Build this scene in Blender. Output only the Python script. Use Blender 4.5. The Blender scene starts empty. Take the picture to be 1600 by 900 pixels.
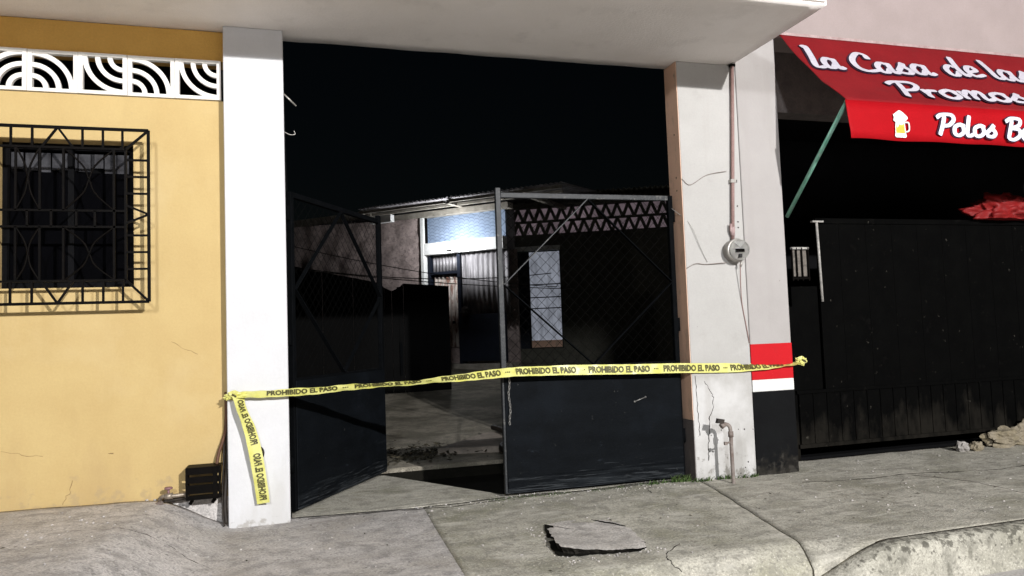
import bpy, bmesh, math, random
from mathutils import Vector, Matrix, noise as mnoise
random.seed(11)
S = bpy.context.scene
COL = S.collection
R = math.radians

# ------------------------------------------------------------------ camera
def cam_basis(yaw, pitch, roll):
    cy, sy, cp, sp = math.cos(yaw), math.sin(yaw), math.cos(pitch), math.sin(pitch)
    fwd = Vector((sy*cp, cy*cp, sp)); right = Vector((cy, -sy, 0)); up = right.cross(fwd)
    cr, sr = math.cos(roll), math.sin(roll)
    return cr*right + sr*up, -sr*right + cr*up, fwd
cam = bpy.data.cameras.new('camera'); co = bpy.data.objects.new('camera', cam); COL.objects.link(co)
r_, u_, f_ = cam_basis(R(16.5665), R(3.4654), R(-2.0439))
M = Matrix((r_, u_, -f_)).transposed().to_4x4(); M.translation = Vector((0.35338, -4.45757, 1.02619))
co.matrix_world = M
cam.sensor_width = 36; cam.lens = 36*1161.58/1600; cam.clip_end = 500; cam.clip_start = .05
S.camera = co

# ------------------------------------------------------------------ night sky, street light, exposure
w = bpy.data.worlds.new('World'); S.world = w; w.use_nodes = True
nt = w.node_tree
sky = nt.nodes.new('ShaderNodeTexSky'); sky.sky_type = 'NISHITA'; sky.sun_disc = False
LD = Vector((-.262, 1, -.178)).normalized()            # the way the light travels
sky.sun_elevation = math.asin(-LD.z); sky.sun_rotation = math.atan2(-LD.x, -LD.y)
nt.links.new(sky.outputs[0], nt.nodes['Background'].inputs[0]); nt.nodes['Background'].inputs[1].default_value = .0005
sun = bpy.data.lights.new('sun', 'SUN'); so = bpy.data.objects.new('sun', sun); COL.objects.link(so)
sun.energy = .05; sun.angle = R(.6); sun.color = (1, .965, .925)
so.rotation_euler = LD.to_track_quat('-Z', 'Y').to_euler(); so.location = (4, -12, 5)
S.view_settings.view_transform = 'Standard'; S.view_settings.look = 'None'
S.view_settings.exposure = 0.17; S.view_settings.gamma = 1
STREET = 7500                                          # street lamp, watts
S.render.engine = 'CYCLES'
S.cycles.max_bounces = 8; S.cycles.diffuse_bounces = 5

# ------------------------------------------------------------------ materials
def lin(r, g, b):
    f = lambda c: (c/255/12.92) if c/255 < .04045 else ((c/255+.055)/1.055)**2.4
    return (f(r), f(g), f(b))
def mat(name, c1, c2=None, scale=6, rough=.8, bump=.0, bscale=60, metal=0, spec=.3, spot=None, sscale=12, slo=.6, shi=.72,
        fine=.12, fscale=90, emit=None, estr=0, trans=0, stretch=(1,1,1), alpha=None, world=False):
    m = bpy.data.materials.new(name); m.use_nodes = True; t = m.node_tree; N = t.nodes; L = t.links
    b = N['Principled BSDF']
    if world:
        tc = N.new('ShaderNodeNewGeometry'); src = tc.outputs['Position']
    else:
        tc = N.new('ShaderNodeTexCoord'); src = tc.outputs['Object']
    mp = N.new('ShaderNodeMapping'); mp.inputs['Scale'].default_value = stretch; L.new(src, mp.inputs['Vector'])
    def nz(sc, det=6, ro=.6):
        n = N.new('ShaderNodeTexNoise'); n.inputs['Scale'].default_value = sc; n.inputs['Detail'].default_value = det
        n.inputs['Roughness'].default_value = ro; L.new(mp.outputs[0], n.inputs['Vector']); return n.outputs['Fac']
    def ramp(f, a, bb):
        n = N.new('ShaderNodeMapRange'); n.inputs[1].default_value = a; n.inputs[2].default_value = bb
        L.new(f, n.inputs[0]); return n.outputs[0]
    def mix(f, a, bb):
        n = N.new('ShaderNodeMix'); n.data_type = 'RGBA'
        if hasattr(f, 'links'): L.new(f, n.inputs[0])
        else: n.inputs[0].default_value = f
        for v, k in ((a, 6), (bb, 7)):
            if isinstance(v, tuple): n.inputs[k].default_value = (*v[:3], 1)
            else: L.new(v, n.inputs[k])
        return n.outputs[2]
    c2 = c2 or tuple(x*.85 for x in c1)
    c = mix(ramp(nz(scale), .35, .65), c1, c2)
    if fine:
        fn = ramp(nz(fscale, 3), .3, .7)
        v = N.new('ShaderNodeHueSaturation'); mm = N.new('ShaderNodeMapRange')
        mm.inputs[3].default_value = 1-fine; mm.inputs[4].default_value = 1+fine; L.new(fn, mm.inputs[0])
        L.new(mm.outputs[0], v.inputs['Value']); L.new(c, v.inputs['Color']); c = v.outputs[0]
    if spot:
        c = mix(ramp(nz(sscale, 8, .65), slo, shi), c, spot)
    L.new(c, b.inputs['Base Color'])
    b.inputs['Roughness'].default_value = rough; b.inputs['Metallic'].default_value = metal
    b.inputs['Specular IOR Level'].default_value = spec
    if bump:
        bp = N.new('ShaderNodeBump'); bp.inputs['Strength'].default_value = bump; bp.inputs['Distance'].default_value = .01
        L.new(nz(bscale, 5), bp.inputs['Height']); L.new(bp.outputs[0], b.inputs['Normal'])
    if emit:
        e = mix(ramp(nz(scale, 4), .3, .7), emit, tuple(x*.45 for x in emit)); L.new(e, b.inputs['Emission Color'])
        b.inputs['Emission Strength'].default_value = estr
    if trans: b.inputs['Transmission Weight'].default_value = trans
    return m

mYellow = mat('yellow_wall_paint', (.50, .37, .165), (.465, .335, .145), 2.5, .75, .12, 40, spot=(.50, .36, .17), sscale=5, slo=.66, shi=.85, fine=.03)
mOchre = mat('ochre_band_tone', (.66, .39, .10), (.60, .35, .085), 5, .8, .1, 60, fine=.06)  # more orange than the wall colour below
mWhite = mat('white_column_paint', (.59, .59, .605), (.545, .545, .555), 3, .7, .1, 35, spot=(.50, .49, .47), sscale=7, slo=.68, shi=.85, fine=.02)
mWhiteR = mat('old_white_paint', (.40, .39, .375), (.365, .355, .34), 3, .75, .15, 30, spot=(.32, .31, .29), sscale=6, slo=.63, shi=.82, fine=.03)
mPillar = mat('pinkish_white_paint', (.36, .34, .33), (.33, .31, .30), 3, .75, .12, 30, spot=(.34, .31, .29), sscale=8, slo=.7, shi=.85, fine=.02)
mPink = mat('pink_wall_paint', (.32, .265, .255), (.29, .24, .23), 4, .8, .15, 35, fine=.04)
mTan = mat('tan_reveal_paint', (.76, .49, .35), (.70, .45, .32), 5, .8, .15, 40, spot=(.35, .23, .17), sscale=14, slo=.66, shi=.75, fine=.04)
mGreyBase = mat('grey_base_paint', (.16, .135, .125), (.11, .095, .09), 9, .85, .25, 40)
mSoffit = mat('soffit_plaster', (.82, .775, .745), (.77, .725, .69), 1.6, .9, .2, 55, spot=(.62, .58, .55), sscale=3, slo=.55, shi=.8, fine=.05, fscale=160)
mRedPaint = mat('red_band_paint', (.47, .014, .019), (.43, .012, .017), 5, .7, .05, 40, spec=.06, fine=.03)
mBlackBase = mat('black_base_paint', (.0055, .006, .0065), (.004, .004, .0045), 5, .75, .15, 40, spec=.08)
mShopGate = mat('black_gate_paint', (.0022, .0022, .0021), (.0014, .0014, .0014), 5, .75, .15, 40, spec=.02, spot=(.007, .0065, .006), sscale=5, slo=.6, shi=.8)
mBlock = mat('white_block_paint', (.76, .74, .70), (.68, .66, .62), 8, .75, .1, 50, fine=.04)
mIron = mat('black_iron', (.0022, .002, .0018), (.004, .003, .0025), 20, .5, .1, 120, spec=.04)
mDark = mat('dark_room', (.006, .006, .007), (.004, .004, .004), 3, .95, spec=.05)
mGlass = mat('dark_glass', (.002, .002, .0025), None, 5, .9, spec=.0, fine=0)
mCurtain = mat('grey_curtain', (.05, .05, .055), (.015, .015, .018), 9, .9, .3, 20)
mPanel = mat('blue_black_gate_paint', (.0042, .0053, .0068), (.0028, .0036, .0046), 4, .7, .15, 60, spec=.05, spot=(.022, .027, .034), sscale=9, slo=.66, shi=.82, stretch=(1, 1, 2.2), fine=.25)
mFrame = mat('worn_lit_gate_steel', (.032, .034, .037), (.014, .016, .018), 14, .5, .2, 90, spec=.3, spot=(.13, .125, .115), sscale=16, slo=.58, shi=.7)  # worn steel, made lighter to paint in the light on it
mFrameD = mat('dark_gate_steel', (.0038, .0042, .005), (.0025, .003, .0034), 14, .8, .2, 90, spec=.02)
mWire = mat('chain_link_wire', (.004, .004, .004), (.0025, .0025, .0025), 30, .8, spec=.02)
mChain = mat('chain_steel', (.30, .29, .27), (.16, .155, .15), 60, .4, metal=.6)
mTape = mat('yellow_tape_plastic', (.56, .54, .13), (.64, .62, .23), 14, .35, .12, 30, spec=.4, fine=.05)
mInk = mat('tape_ink', (.05, .045, .016), (.11, .10, .035), 25, .5)
mSteel = mat('galvanised', (.42, .40, .37), (.30, .285, .265), 25, .4, .1, 90, metal=.5)
mRust = mat('rusty_pipe', (.15, .115, .10), (.24, .21, .19), 24, .65, .2, 70, spot=(.10, .05, .035), sscale=30)
mConduit = mat('brown_conduit', (.27, .17, .155), (.22, .14, .125), 20, .6, .1, 60)
mBrown = mat('brown_cable', (.12, .055, .03), (.08, .04, .025), 20, .6)
mRubber = mat('black_rubber', (.012, .010, .009), (.03, .022, .016), 20, .6)
mBrass = mat('dull_brass', (.36, .31, .25), (.24, .20, .16), 30, .45, .1, 90, metal=.6)
mHandle = mat('faded_red_handle', (.25, .13, .14), (.18, .10, .11), 30, .5)
mGauge = mat('meter_face', (.50, .49, .46), (.40, .39, .36), 20, .5)
mClear = mat('meter_glass', (.95, .95, .95), (.95, .95, .95), 5, .05, trans=1, spec=.5, fine=0)
mRedCloth = mat('red_awning_vinyl', (.335, .005, .009), (.30, .0045, .008), 4, .6, .1, 30, spec=.06, fine=.04)
mRedDull = mat('dull_red_vinyl', (.21, .013, .016), (.18, .011, .014), 4, .8, .15, 60, spec=.04, spot=(.15, .018, .019), sscale=5, slo=.55, shi=.75, fine=.08)  # canopy vinyl, duller red than the valance
mRail = mat('faded_rail', (.40, .30, .29), (.30, .20, .195), 14, .6)
mTarp = mat('red_tarp', (.22, .008, .008), (.16, .007, .007), 10, .6, .3, 25)
mLetter = mat('white_lettering', (.55, .52, .58), (.48, .455, .52), 8, .7, fine=.06)
mLetterV = mat('bright_lettering', (.66, .66, .74), (.58, .58, .68), 8, .7, fine=.04)
mOutline = mat('dark_lettering_edge', (.035, .012, .03), (.03, .01, .028), 8, .6)
mFoam = mat('foam_white', (.82, .82, .82), (.75, .75, .75), 40, .6)
mBeer = mat('beer_yellow', (.62, .42, .06), (.55, .36, .05), 20, .6)
mGreen = mat('green_pole_paint', (.10, .28, .20), (.19, .36, .29), 16, .5, spot=(.3, .34, .3), sscale=20)
mWhitePipe = mat('white_pipe', (.42, .40, .37), (.20, .19, .18), 18, .5)
mRough = mat('textured_grey_wall', (.33, .265, .245), (.23, .185, .17), 7, .95, 1.0, 22, spot=(.17, .135, .125), sscale=18, slo=.5, shi=.62)
mYardWhite = mat('yard_white_paint', (.70, .70, .68), (.60, .60, .57), 6, .7)
mYardBlue = mat('pale_blue_wall', (.25, .315, .42), (.20, .26, .36), 5, .8)
mCorr = mat('grey_corrugated_sheet', (.30, .285, .29), (.18, .17, .175), 6, .55, .1, 40, spot=(.14, .11, .10), sscale=9, metal=.2, stretch=(3, 1, .5))
mCorrRust = mat('rusty_corrugated_sheet', (.46, .42, .38), (.30, .25, .22), 6, .6, .1, 40, spot=(.14, .065, .045), sscale=7, slo=.48, shi=.62, stretch=(2, 1, .5))
mNavy = mat('navy_gate_paint', (.008, .011, .020), (.006, .008, .014), 5, .6, spec=.2)
mYardDark = mat('dark_yard_wall', (.11, .105, .085), (.075, .072, .058), 6, .95, .4, 30, spec=.1, fine=.3, fscale=40)
mBlackSheet = mat('black_sheet_metal', (.0035, .0035, .0035), (.0025, .0025, .0025), 5, .8, spec=.08)
mRoofEdge = mat('roof_timber', (.36, .33, .28), (.22, .20, .165), 8, .7, .2, 40)
mPinkLit = mat('lit_pink_room', (.4, .28, .34), (.3, .2, .25), 2.2, .9, emit=(.115, .088, .10), estr=1.0)
mCurtLit = mat('lit_door_curtain', (.4, .42, .47), (.3, .32, .36), 5, .9, emit=(.21, .225, .265), estr=1.0, stretch=(2.4, 1, .6))
mLamp = mat('lamp_glow', (.9, .9, .9), None, 5, .5, emit=(1, 1, 1), estr=16)
mStone = mat('rubble_stone', (.19, .16, .105), (.26, .225, .17), 12, .95, .5, 40)
mRubble = mat('grey_rubble', (.34, .32, .30), (.22, .205, .19), 30, .95, .6, 60)
mLeaf = mat('weed_leaf', (.045, .085, .022), (.07, .11, .03), 20, .6)
mLitter = mat('dead_leaves', (.05, .042, .026), (.028, .025, .016), 30, .9)
mSoilShade = mat('soil_and_shade', (.012, .011, .009), (.008, .008, .006), 9, 1, .4, 50, spec=.05)  # soil colour, also laid where shade is painted dark
mCrack = mat('crack_dark', (.05, .045, .04), None, 20, 1)  # plain dark tone for cracks and chips
mHole = mat('broken_concrete_edge', (.030, .027, .022), (.012, .011, .009), 22, 1, .6, 50, spec=.1)
mAsphalt = mat('road_concrete', (.45, .43, .41), (.38, .365, .35), 4, .9, .5, 90, spot=(.17, .16, .15), sscale=8, world=True)

def weather_and_light(m, items):
    """extra layers: (scale, lo, hi, colour, amount, stretch, zlo, zhi) - z limits in world metres, where each layer sits"""
    t = m.node_tree; N = t.nodes; L = t.links; b = N['Principled BSDF']
    cur = b.inputs['Base Color'].links[0].from_socket; geo = N.new('ShaderNodeNewGeometry')
    sep = N.new('ShaderNodeSeparateXYZ'); L.new(geo.outputs['Position'], sep.inputs[0])
    for sc, lo, hi, colr, amt, st, z0, z1 in items:
        mp = N.new('ShaderNodeMapping'); mp.inputs['Scale'].default_value = st; L.new(geo.outputs['Position'], mp.inputs[0])
        n = N.new('ShaderNodeTexNoise'); n.inputs['Scale'].default_value = sc; n.inputs['Detail'].default_value = 8; n.inputs['Roughness'].default_value = .62; L.new(mp.outputs[0], n.inputs[0])
        f = n.outputs[0]
        if z0 is not None:
            zr = N.new('ShaderNodeMapRange'); zr.inputs[1].default_value = z0; zr.inputs[2].default_value = z1; zr.inputs[3].default_value = .16; zr.inputs[4].default_value = -.16; L.new(sep.outputs[2], zr.inputs[0])
            a = N.new('ShaderNodeMath'); a.operation = 'ADD'; L.new(f, a.inputs[0]); L.new(zr.outputs[0], a.inputs[1]); f = a.outputs[0]
        r = N.new('ShaderNodeMapRange'); r.inputs[1].default_value = lo; r.inputs[2].default_value = hi; r.inputs[4].default_value = amt; L.new(f, r.inputs[0])
        x = N.new('ShaderNodeMix'); x.data_type = 'RGBA'; L.new(r.outputs[0], x.inputs[0]); L.new(cur, x.inputs[6]); x.inputs[7].default_value = (*colr, 1); cur = x.outputs[2]
    L.new(cur, b.inputs['Base Color'])
weather_and_light(mYellow, [(1.2, .48, .72, (.54, .42, .225), .7, (1, 1, 1), None, 0), (6, .52, .70, (.43, .31, .13), .35, (1, 1, .25), None, 0), (3.5, .55, .75, (.40, .28, .13), .5, (1, 1, .35), .1, .9), (14, .60, .70, (.36, .27, .15), .6, (1, 1, 1), .12, .5), (22, .70, .74, (.40, .30, .17), .7, (1, 1, 1), None, 0)])
weather_and_light(mWhite, [(4, .52, .72, (.46, .45, .43), .55, (1.5, 1.5, .4), .0, .5), (18, .58, .68, (.30, .28, .25), .7, (1, 1, 1), -.02, .14), (30, .715, .74, (.25, .24, .22), .8, (1, 1, 1), None, 0)])
weather_and_light(mWhiteR, [(2.2, .48, .66, (.56, .555, .55), .7, (1, 1, 1), .3, 1.1), (5, .54, .70, (.30, .29, .27), .6, (1.4, 1.4, .4), .0, .6), (17, .55, .64, (.16, .15, .13), .75, (1, 1, 1), -.04, .26), (26, .69, .72, (.14, .13, .12), .8, (1, 1, 1), None, 0), (3, .58, .75, (.34, .32, .30), .5, (2.5, 2.5, .25), None, 0)])  # first layer paints brighter light low on the column, the rest is wear
weather_and_light(mPillar, [(3, .52, .75, (.30, .28, .265), .45, (2.5, 2.5, .3), None, 0), (26, .70, .73, (.16, .14, .13), .7, (1, 1, 1), None, 0)])
weather_and_light(mRedPaint, [(9, .55, .75, (.34, .02, .022), .6, (1, 1, 1), None, 0), (24, .66, .72, (.50, .12, .11), .6, (1, 1, 1), None, 0)])
weather_and_light(mBlackBase, [(9, .5, .7, (.030, .027, .022), .7, (1, 1, 1), -.02, .3), (20, .62, .72, (.05, .046, .04), .6, (1, 1, 1), .0, .35)])
weather_and_light(mShopGate, [(6, .52, .72, (.018, .016, .013), .6, (1, 1, .4), .05, .6), (22, .68, .72, (.06, .055, .045), .6, (1, 1, 1), None, 0)])
weather_and_light(mPanel, [(5, .52, .74, (.026, .030, .034), .6, (.3, .3, 5), -.02, .26), (20, .58, .68, (.050, .055, .06), .6, (.25, .25, 5), .0, .22), (30, .69, .72, (.07, .07, .068), .7, (1, 1, 1), None, 0), (2.5, .5, .7, (.0075, .0098, .0135), .6, (1, 1, 1), None, 0)])
weather_and_light(mTan, [(12, .56, .68, (.40, .28, .21), .6, (1, 1, .5), None, 0)])
weather_and_light(mSoffit, [(1.1, .5, .75, (.66, .62, .585), .7, (1, 1, 1), None, 0), (40, .68, .72, (.5, .47, .44), .5, (1, 1, 1), None, 0)])

def concrete(name, c1, c2, moss=None, dirt=(.10, .092, .078), mlo=.55, mhi=.75):
    m = mat(name, c1, c2, 1.7, .92, .55, 75, spot=dirt, sscale=3.1, slo=.54, shi=.76, fine=.32, fscale=150, world=True)
    t = m.node_tree; N = t.nodes; L = t.links; b = N['Principled BSDF']
    cur = b.inputs['Base Color'].links[0].from_socket
    geo = N.new('ShaderNodeNewGeometry')
    def layer(cur, scale, lo, hi, colr, amt, stretch=(1, 1, 1), det=4):
        mp = N.new('ShaderNodeMapping'); mp.inputs['Scale'].default_value = stretch; L.new(geo.outputs['Position'], mp.inputs[0])
        n = N.new('ShaderNodeTexNoise'); n.inputs['Scale'].default_value = scale; n.inputs['Detail'].default_value = det; L.new(mp.outputs[0], n.inputs[0])
        r = N.new('ShaderNodeMapRange'); r.inputs[1].default_value = lo; r.inputs[2].default_value = hi; r.inputs[4].default_value = amt; L.new(n.outputs[0], r.inputs[0])
        x = N.new('ShaderNodeMix'); x.data_type = 'RGBA'; L.new(r.outputs[0], x.inputs[0]); L.new(cur, x.inputs[6]); x.inputs[7].default_value = (*colr, 1)
        return x.outputs[2]
    if moss: cur = layer(cur, 2.3, mlo, mhi, moss, .75, det=7)
    cur = layer(cur, 11, .48, .64, tuple(x*.55 for x in c2), .65, det=9)      # mottling
    cur = layer(cur, 75, .54, .64, tuple(x*.45 for x in c2), .7, det=3)       # grit
    cur = layer(cur, 85, .58, .68, tuple(min(1, x*1.35) for x in c1), .5, det=3)
    cur = layer(cur, 26, .66, .72, tuple(x*.45 for x in c2), .8)             # dark chips
    cur = layer(cur, 40, .69, .74, tuple(min(1, x*1.5) for x in c1), .8)     # pale chips
    cur = layer(cur, 5, .56, .70, tuple(x*.62 for x in c2), .6, (1, 4.5, 1), 6)  # drag streaks
    L.new(cur, b.inputs['Base Color'])
    return m
mPaveL = concrete('pale_pavement_concrete', (.55, .52, .50), (.475, .45, .43), moss=(.36, .33, .29), dirt=(.27, .245, .22), mlo=.47, mhi=.66)
mPave = concrete('driveway_concrete', (.50, .475, .405), (.425, .405, .345), moss=(.20, .195, .13), dirt=(.25, .23, .185), mlo=.49, mhi=.68)
mPaveR = concrete('old_pavement_concrete', (.48, .455, .39), (.40, .38, .325), moss=(.22, .21, .155), dirt=(.24, .225, .18), mlo=.48, mhi=.67)
mKerb = concrete('kerb_concrete', (.44, .42, .36), (.37, .355, .30), moss=(.24, .23, .185), dirt=(.16, .15, .12), mlo=.5, mhi=.64)
mYard = concrete('yard_concrete', (.34, .31, .25), (.25, .225, .18), moss=(.09, .085, .06), dirt=(.12, .11, .085), mlo=.45, mhi=.6)
mLid = concrete('broken_lid_concrete', (.60, .565, .53), (.52, .49, .455), dirt=(.36, .335, .30))

weather_and_light(mKerb, [(9, .54, .70, (.24, .23, .19), .4, (1, 1, 1.6), .04, -.3), (26, .57, .64, (.06, .056, .045), .75, (1, 1, 1), .06, -.2), (11, .60, .68, (.10, .095, .075), .6, (1, 1, .6), None, 0)])
weather_and_light(mPave, [(30, .665, .70, (.09, .085, .065), .7, (1, 1, 1), None, 0), (3.2, .54, .68, (.66, .63, .56), .5, (1, 3, 1), None, 0)])
weather_and_light(mPaveR, [(30, .665, .70, (.10, .093, .075), .7, (1, 1, 1), None, 0), (3.6, .54, .68, (.66, .63, .55), .5, (.8, 4, 1), None, 0)])
weather_and_light(mPaveL, [(30, .675, .71, (.16, .145, .13), .7, (1, 1, 1), None, 0), (3, .55, .7, (.66, .62, .59), .5, (1, 3, 1), None, 0)])

# ------------------------------------------------------------------ object helpers
class MB:
    def __init__(s): s.bm = bmesh.new()
    def poly(s, pts):
        return s.bm.faces.new([s.bm.verts.new(p) for p in pts])
    def hexa(s, p):                      # p: 8 points, bottom ring then top ring
        v = [s.bm.verts.new(q) for q in p]
        for f in ((3, 2, 1, 0), (4, 5, 6, 7), (0, 1, 5, 4), (1, 2, 6, 5), (2, 3, 7, 6), (3, 0, 4, 7)):
            s.bm.faces.new([v[i] for i in f])
        return s
    def box(s, x0, x1, y0, y1, z0, z1):
        return s.hexa([(x0, y0, z0), (x1, y0, z0), (x1, y1, z0), (x0, y1, z0), (x0, y0, z1), (x1, y0, z1), (x1, y1, z1), (x0, y1, z1)])
    def bar(s, a, b, w=.012, h=None, up=(0, 0, 1)):     # square bar from a to b
        h = h or w; a, b = Vector(a), Vector(b); d = (b-a).normalized(); up = Vector(up)
        if abs(d.dot(up)) > .98: up = Vector((0, 1, 0))
        x = d.cross(up).normalized()*w/2; y = x.cross(d).normalized()*h/2
        return s.hexa([a-x-y, a+x-y, a+x+y, a-x+y, b-x-y, b+x-y, b+x+y, b-x+y])
    def tube(s, pts, r=.01, n=8, cap=True):
        pts = [Vector(p) for p in pts]; rings = []
        t0 = (pts[1]-pts[0]).normalized(); ref = Vector((0, 0, 1)) if abs(t0.z) < .9 else Vector((1, 0, 0))
        x = t0.cross(ref).normalized()
        for i, p in enumerate(pts):
            t = (pts[min(i+1, len(pts)-1)]-pts[max(i-1, 0)]).normalized()
            x = (x-t*x.dot(t)).normalized(); y = t.cross(x)
            rr = r[i] if isinstance(r, (list, tuple)) else r
            rings.append([s.bm.verts.new(p+rr*(math.cos(2*math.pi*k/n)*x+math.sin(2*math.pi*k/n)*y)) for k in range(n)])
        for a, b in zip(rings, rings[1:]):
            for k in range(n):
                f = s.bm.faces.new((a[k], a[(k+1) % n], b[(k+1) % n], b[k])); f.smooth = n > 4
        if cap:
            s.bm.faces.new(rings[0][::-1]); s.bm.faces.new(rings[-1])
        return s
    def lathe(s, prof, c, axis='y', n=24):       # prof: (radius, height) list, revolved about axis through c
        c = Vector(c); rings = []
        for r, h in prof:
            ring = []
            for k in range(n):
                a = 2*math.pi*k/n; u, v = r*math.cos(a), r*math.sin(a)
                p = {'y': (u, h, v), 'z': (u, v, h), 'x': (h, u, v)}[axis]
                ring.append(s.bm.verts.new(c+Vector(p)))
            rings.append(ring)
        for a, b in zip(rings, rings[1:]):
            for k in range(n):
                f = s.bm.faces.new((a[k], a[(k+1) % n], b[(k+1) % n], b[k])); f.smooth = True
        if prof[0][0] > 0: s.bm.faces.new(rings[0][::-1])
        if prof[-1][0] > 0: s.bm.faces.new(rings[-1])
        return s
    def prism(s, pts, d):                # extrude polygon pts by vector d
        d = Vector(d); a = [s.bm.verts.new(p) for p in pts]; b = [s.bm.verts.new(Vector(p)+d) for p in pts]
        s.bm.faces.new(a[::-1]); s.bm.faces.new(b)
        for i in range(len(a)):
            j = (i+1) % len(a); s.bm.faces.new((a[i], a[j], b[j], b[i]))
        return s
    def build(s, name, m, parent=None, local=False, bevel=0, kind=None):
        bmesh.ops.recalc_face_normals(s.bm, faces=s.bm.faces[:])
        if bevel:
            bmesh.ops.bevel(s.bm, geom=s.bm.edges[:], offset=bevel, segments=1, affect='EDGES')
        me = bpy.data.meshes.new(name)
        if parent is not None and not local:
            off = Vector((0, 0, 0)); p = parent
            while p is not None: off += p.location; p = p.parent
            bmesh.ops.translate(s.bm, verts=s.bm.verts[:], vec=-off)
        s.bm.to_mesh(me); s.bm.free(); me.materials.append(m)
        o = bpy.data.objects.new(name, me); COL.objects.link(o); o.parent = parent
        if kind: o['kind'] = kind
        return o
def thing(name, label, cat, loc=(0, 0, 0), rz=0, group=None):
    o = bpy.data.objects.new(name, None); COL.objects.link(o); o.location = loc; o.rotation_euler = (0, 0, rz)
    o.empty_display_size = .1
    return tag(o, label, cat, group)
def tag(o, label, cat, group=None):
    o['label'] = label; o['category'] = cat
    if group: o['group'] = group
    return o
def part_copy(o, loc, parent=None, rot=None):
    c = o.copy(); COL.objects.link(c)
    c.parent = parent or o.parent; c.location = loc
    if rot: c.rotation_euler = rot
    return c
def spline(P, n=10):
    P = [Vector(p) for p in P]; Q = [P[0]*2-P[1]]+P+[P[-1]*2-P[-2]]; out = []
    for i in range(1, len(Q)-2):
        for k in range(n):
            t = k/n; a, b, c, d = Q[i-1], Q[i], Q[i+1], Q[i+2]
            out.append(.5*((2*b)+(c-a)*t+(2*a-5*b+4*c-d)*t*t+(3*b-a-3*c+d)*t**3))
    out.append(P[-1]); return out
def sm(a, b, x):
    t = max(0, min(1, (x-a)/(b-a))); return t*t*(3-2*t)

# ------------------------------------------------------------------ ground
g = MB(); g.box(-70, 90, -90, -1.35, -.60, -.18); g.build('road', mAsphalt, kind='structure')
g = MB(); g.box(-70, 90, -1.35, 60, -.60, -.22); g.build('ground', mSoilShade, kind='structure')

def hump(x, y):
    h = .0
    h += .185*sm(.06, -.42, x+.10*max(0, -y))                        # raised pavement before the yellow house
    h += .012*mnoise.noise(Vector((x*1.3, y*1.3, 0)))+.004*mnoise.noise(Vector((x*6, y*6, 3)))
    return h
def edge_y(x):                                                        # front edge of the pavement
    return -1.535+.006*(x-3)
def drive(x, y):                                                      # dropped kerb before the gate
    k = sm(3.0, 2.45, x)*sm(-.3, .1, x)
    return -.165*k*sm(-1.40, -1.66, y)
def sheet(x0, x1, y0, y1, nx, ny, hf, depth=.12, clip=None):
    b = MB(); bm = b.bm; V = {}
    for i in range(nx+1):
        for j in range(ny+1):
            fx, fy = i/nx, j/ny
            ya = y0(x0+(x1-x0)*fx) if callable(y0) else y0
            xa = x0+(x1-x0)*fx; yy = ya+(y1-ya)*fy
            xs = xa+(clip(yy, fx) if clip else 0)
            V[i, j] = bm.verts.new((xs, yy, hf(xs, yy)))
    for i in range(nx):
        for j in range(ny):
            f = bm.faces.new((V[i, j], V[i+1, j], V[i+1, j+1], V[i, j+1])); f.smooth = True
    ring = [V[i, 0] for i in range(nx+1)]+[V[nx, j] for j in range(1, ny+1)]+[V[i, ny] for i in range(nx-1, -1, -1)]+[V[0, j] for j in range(ny-1, 0, -1)]
    low = [bm.verts.new((v.co.x, v.co.y, v.co.z-depth)) for v in ring]
    for k in range(len(ring)):
        l = (k+1) % len(ring); bm.faces.new((ring[k], low[k], low[l], ring[l]))
    return b
h0 = lambda x, y: hump(x, y)+drive(x, y)
jl = lambda y: 1.07+.04*(y+.59)                                       # left joint of the driveway
jr = lambda y: 2.925-.01+.222*(y+.07)                                 # right joint of the driveway
sheet(-4.5, 1.0, edge_y, .10, 110, 40, h0, clip=lambda y, f: f*(jl(y)-1.0-.002)).build('pavement', mPaveL, kind='structure')
sheet(0, 1, edge_y, .10, 50, 45, h0, clip=lambda y, f: (1-f)*jl(y)+f*(jr(y)-1)-f*.004).build('driveway', mPave, kind='structure')
hr = lambda x, y: hump(x, y)+drive(x, y)
sheet(0, 9, edge_y, .30, 150, 45, hr, clip=lambda y, f: (1-f)*jr(y)+(1-f)*.004).build('pavement', mPaveR, kind='structure')
# apron under the gate, ends along a slanting edge; dark strip beyond it stands in for the gate's shadow, then the yard slab
ap = MB(); P_ = [(.335+2.565*k/24, .104) for k in range(25)]+[(2.90, .17), (1.70, .17), (1.62, .20), (1.0, 1.25), (.335, 1.35)]
ap.prism([(x, y, hump(x, y)-.003) for x, y in P_], (0, 0, -.12)); ap.build('driveway_apron', mPave, kind='structure')
e = MB(); e.box(-.1, 4.6, .13, 1.45, -.20, -.10); e.build('shade_strip', mSoilShade, kind='structure')  # dark strip in place of the shadow behind the gate leaf
def yard_h(x, y): return .0+.46*sm(2.0, 10.5, y)*(y-1.4)/9.1+.012*mnoise.noise(Vector((x*.9, y*.9, 5)))+.006*mnoise.noise(Vector((x*4, y*4, 5)))
st = MB(); st.box(.2, 4.5, 1.408, 1.417, -.2, -.022); st.build('shaded_step_face', mSoilShade, kind='structure')  # step face coloured dark to paint in its shade
sheet(.2, 9, 1.42, 14, 80, 120, yard_h).build('yard_floor', mYard, kind='structure')

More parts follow.
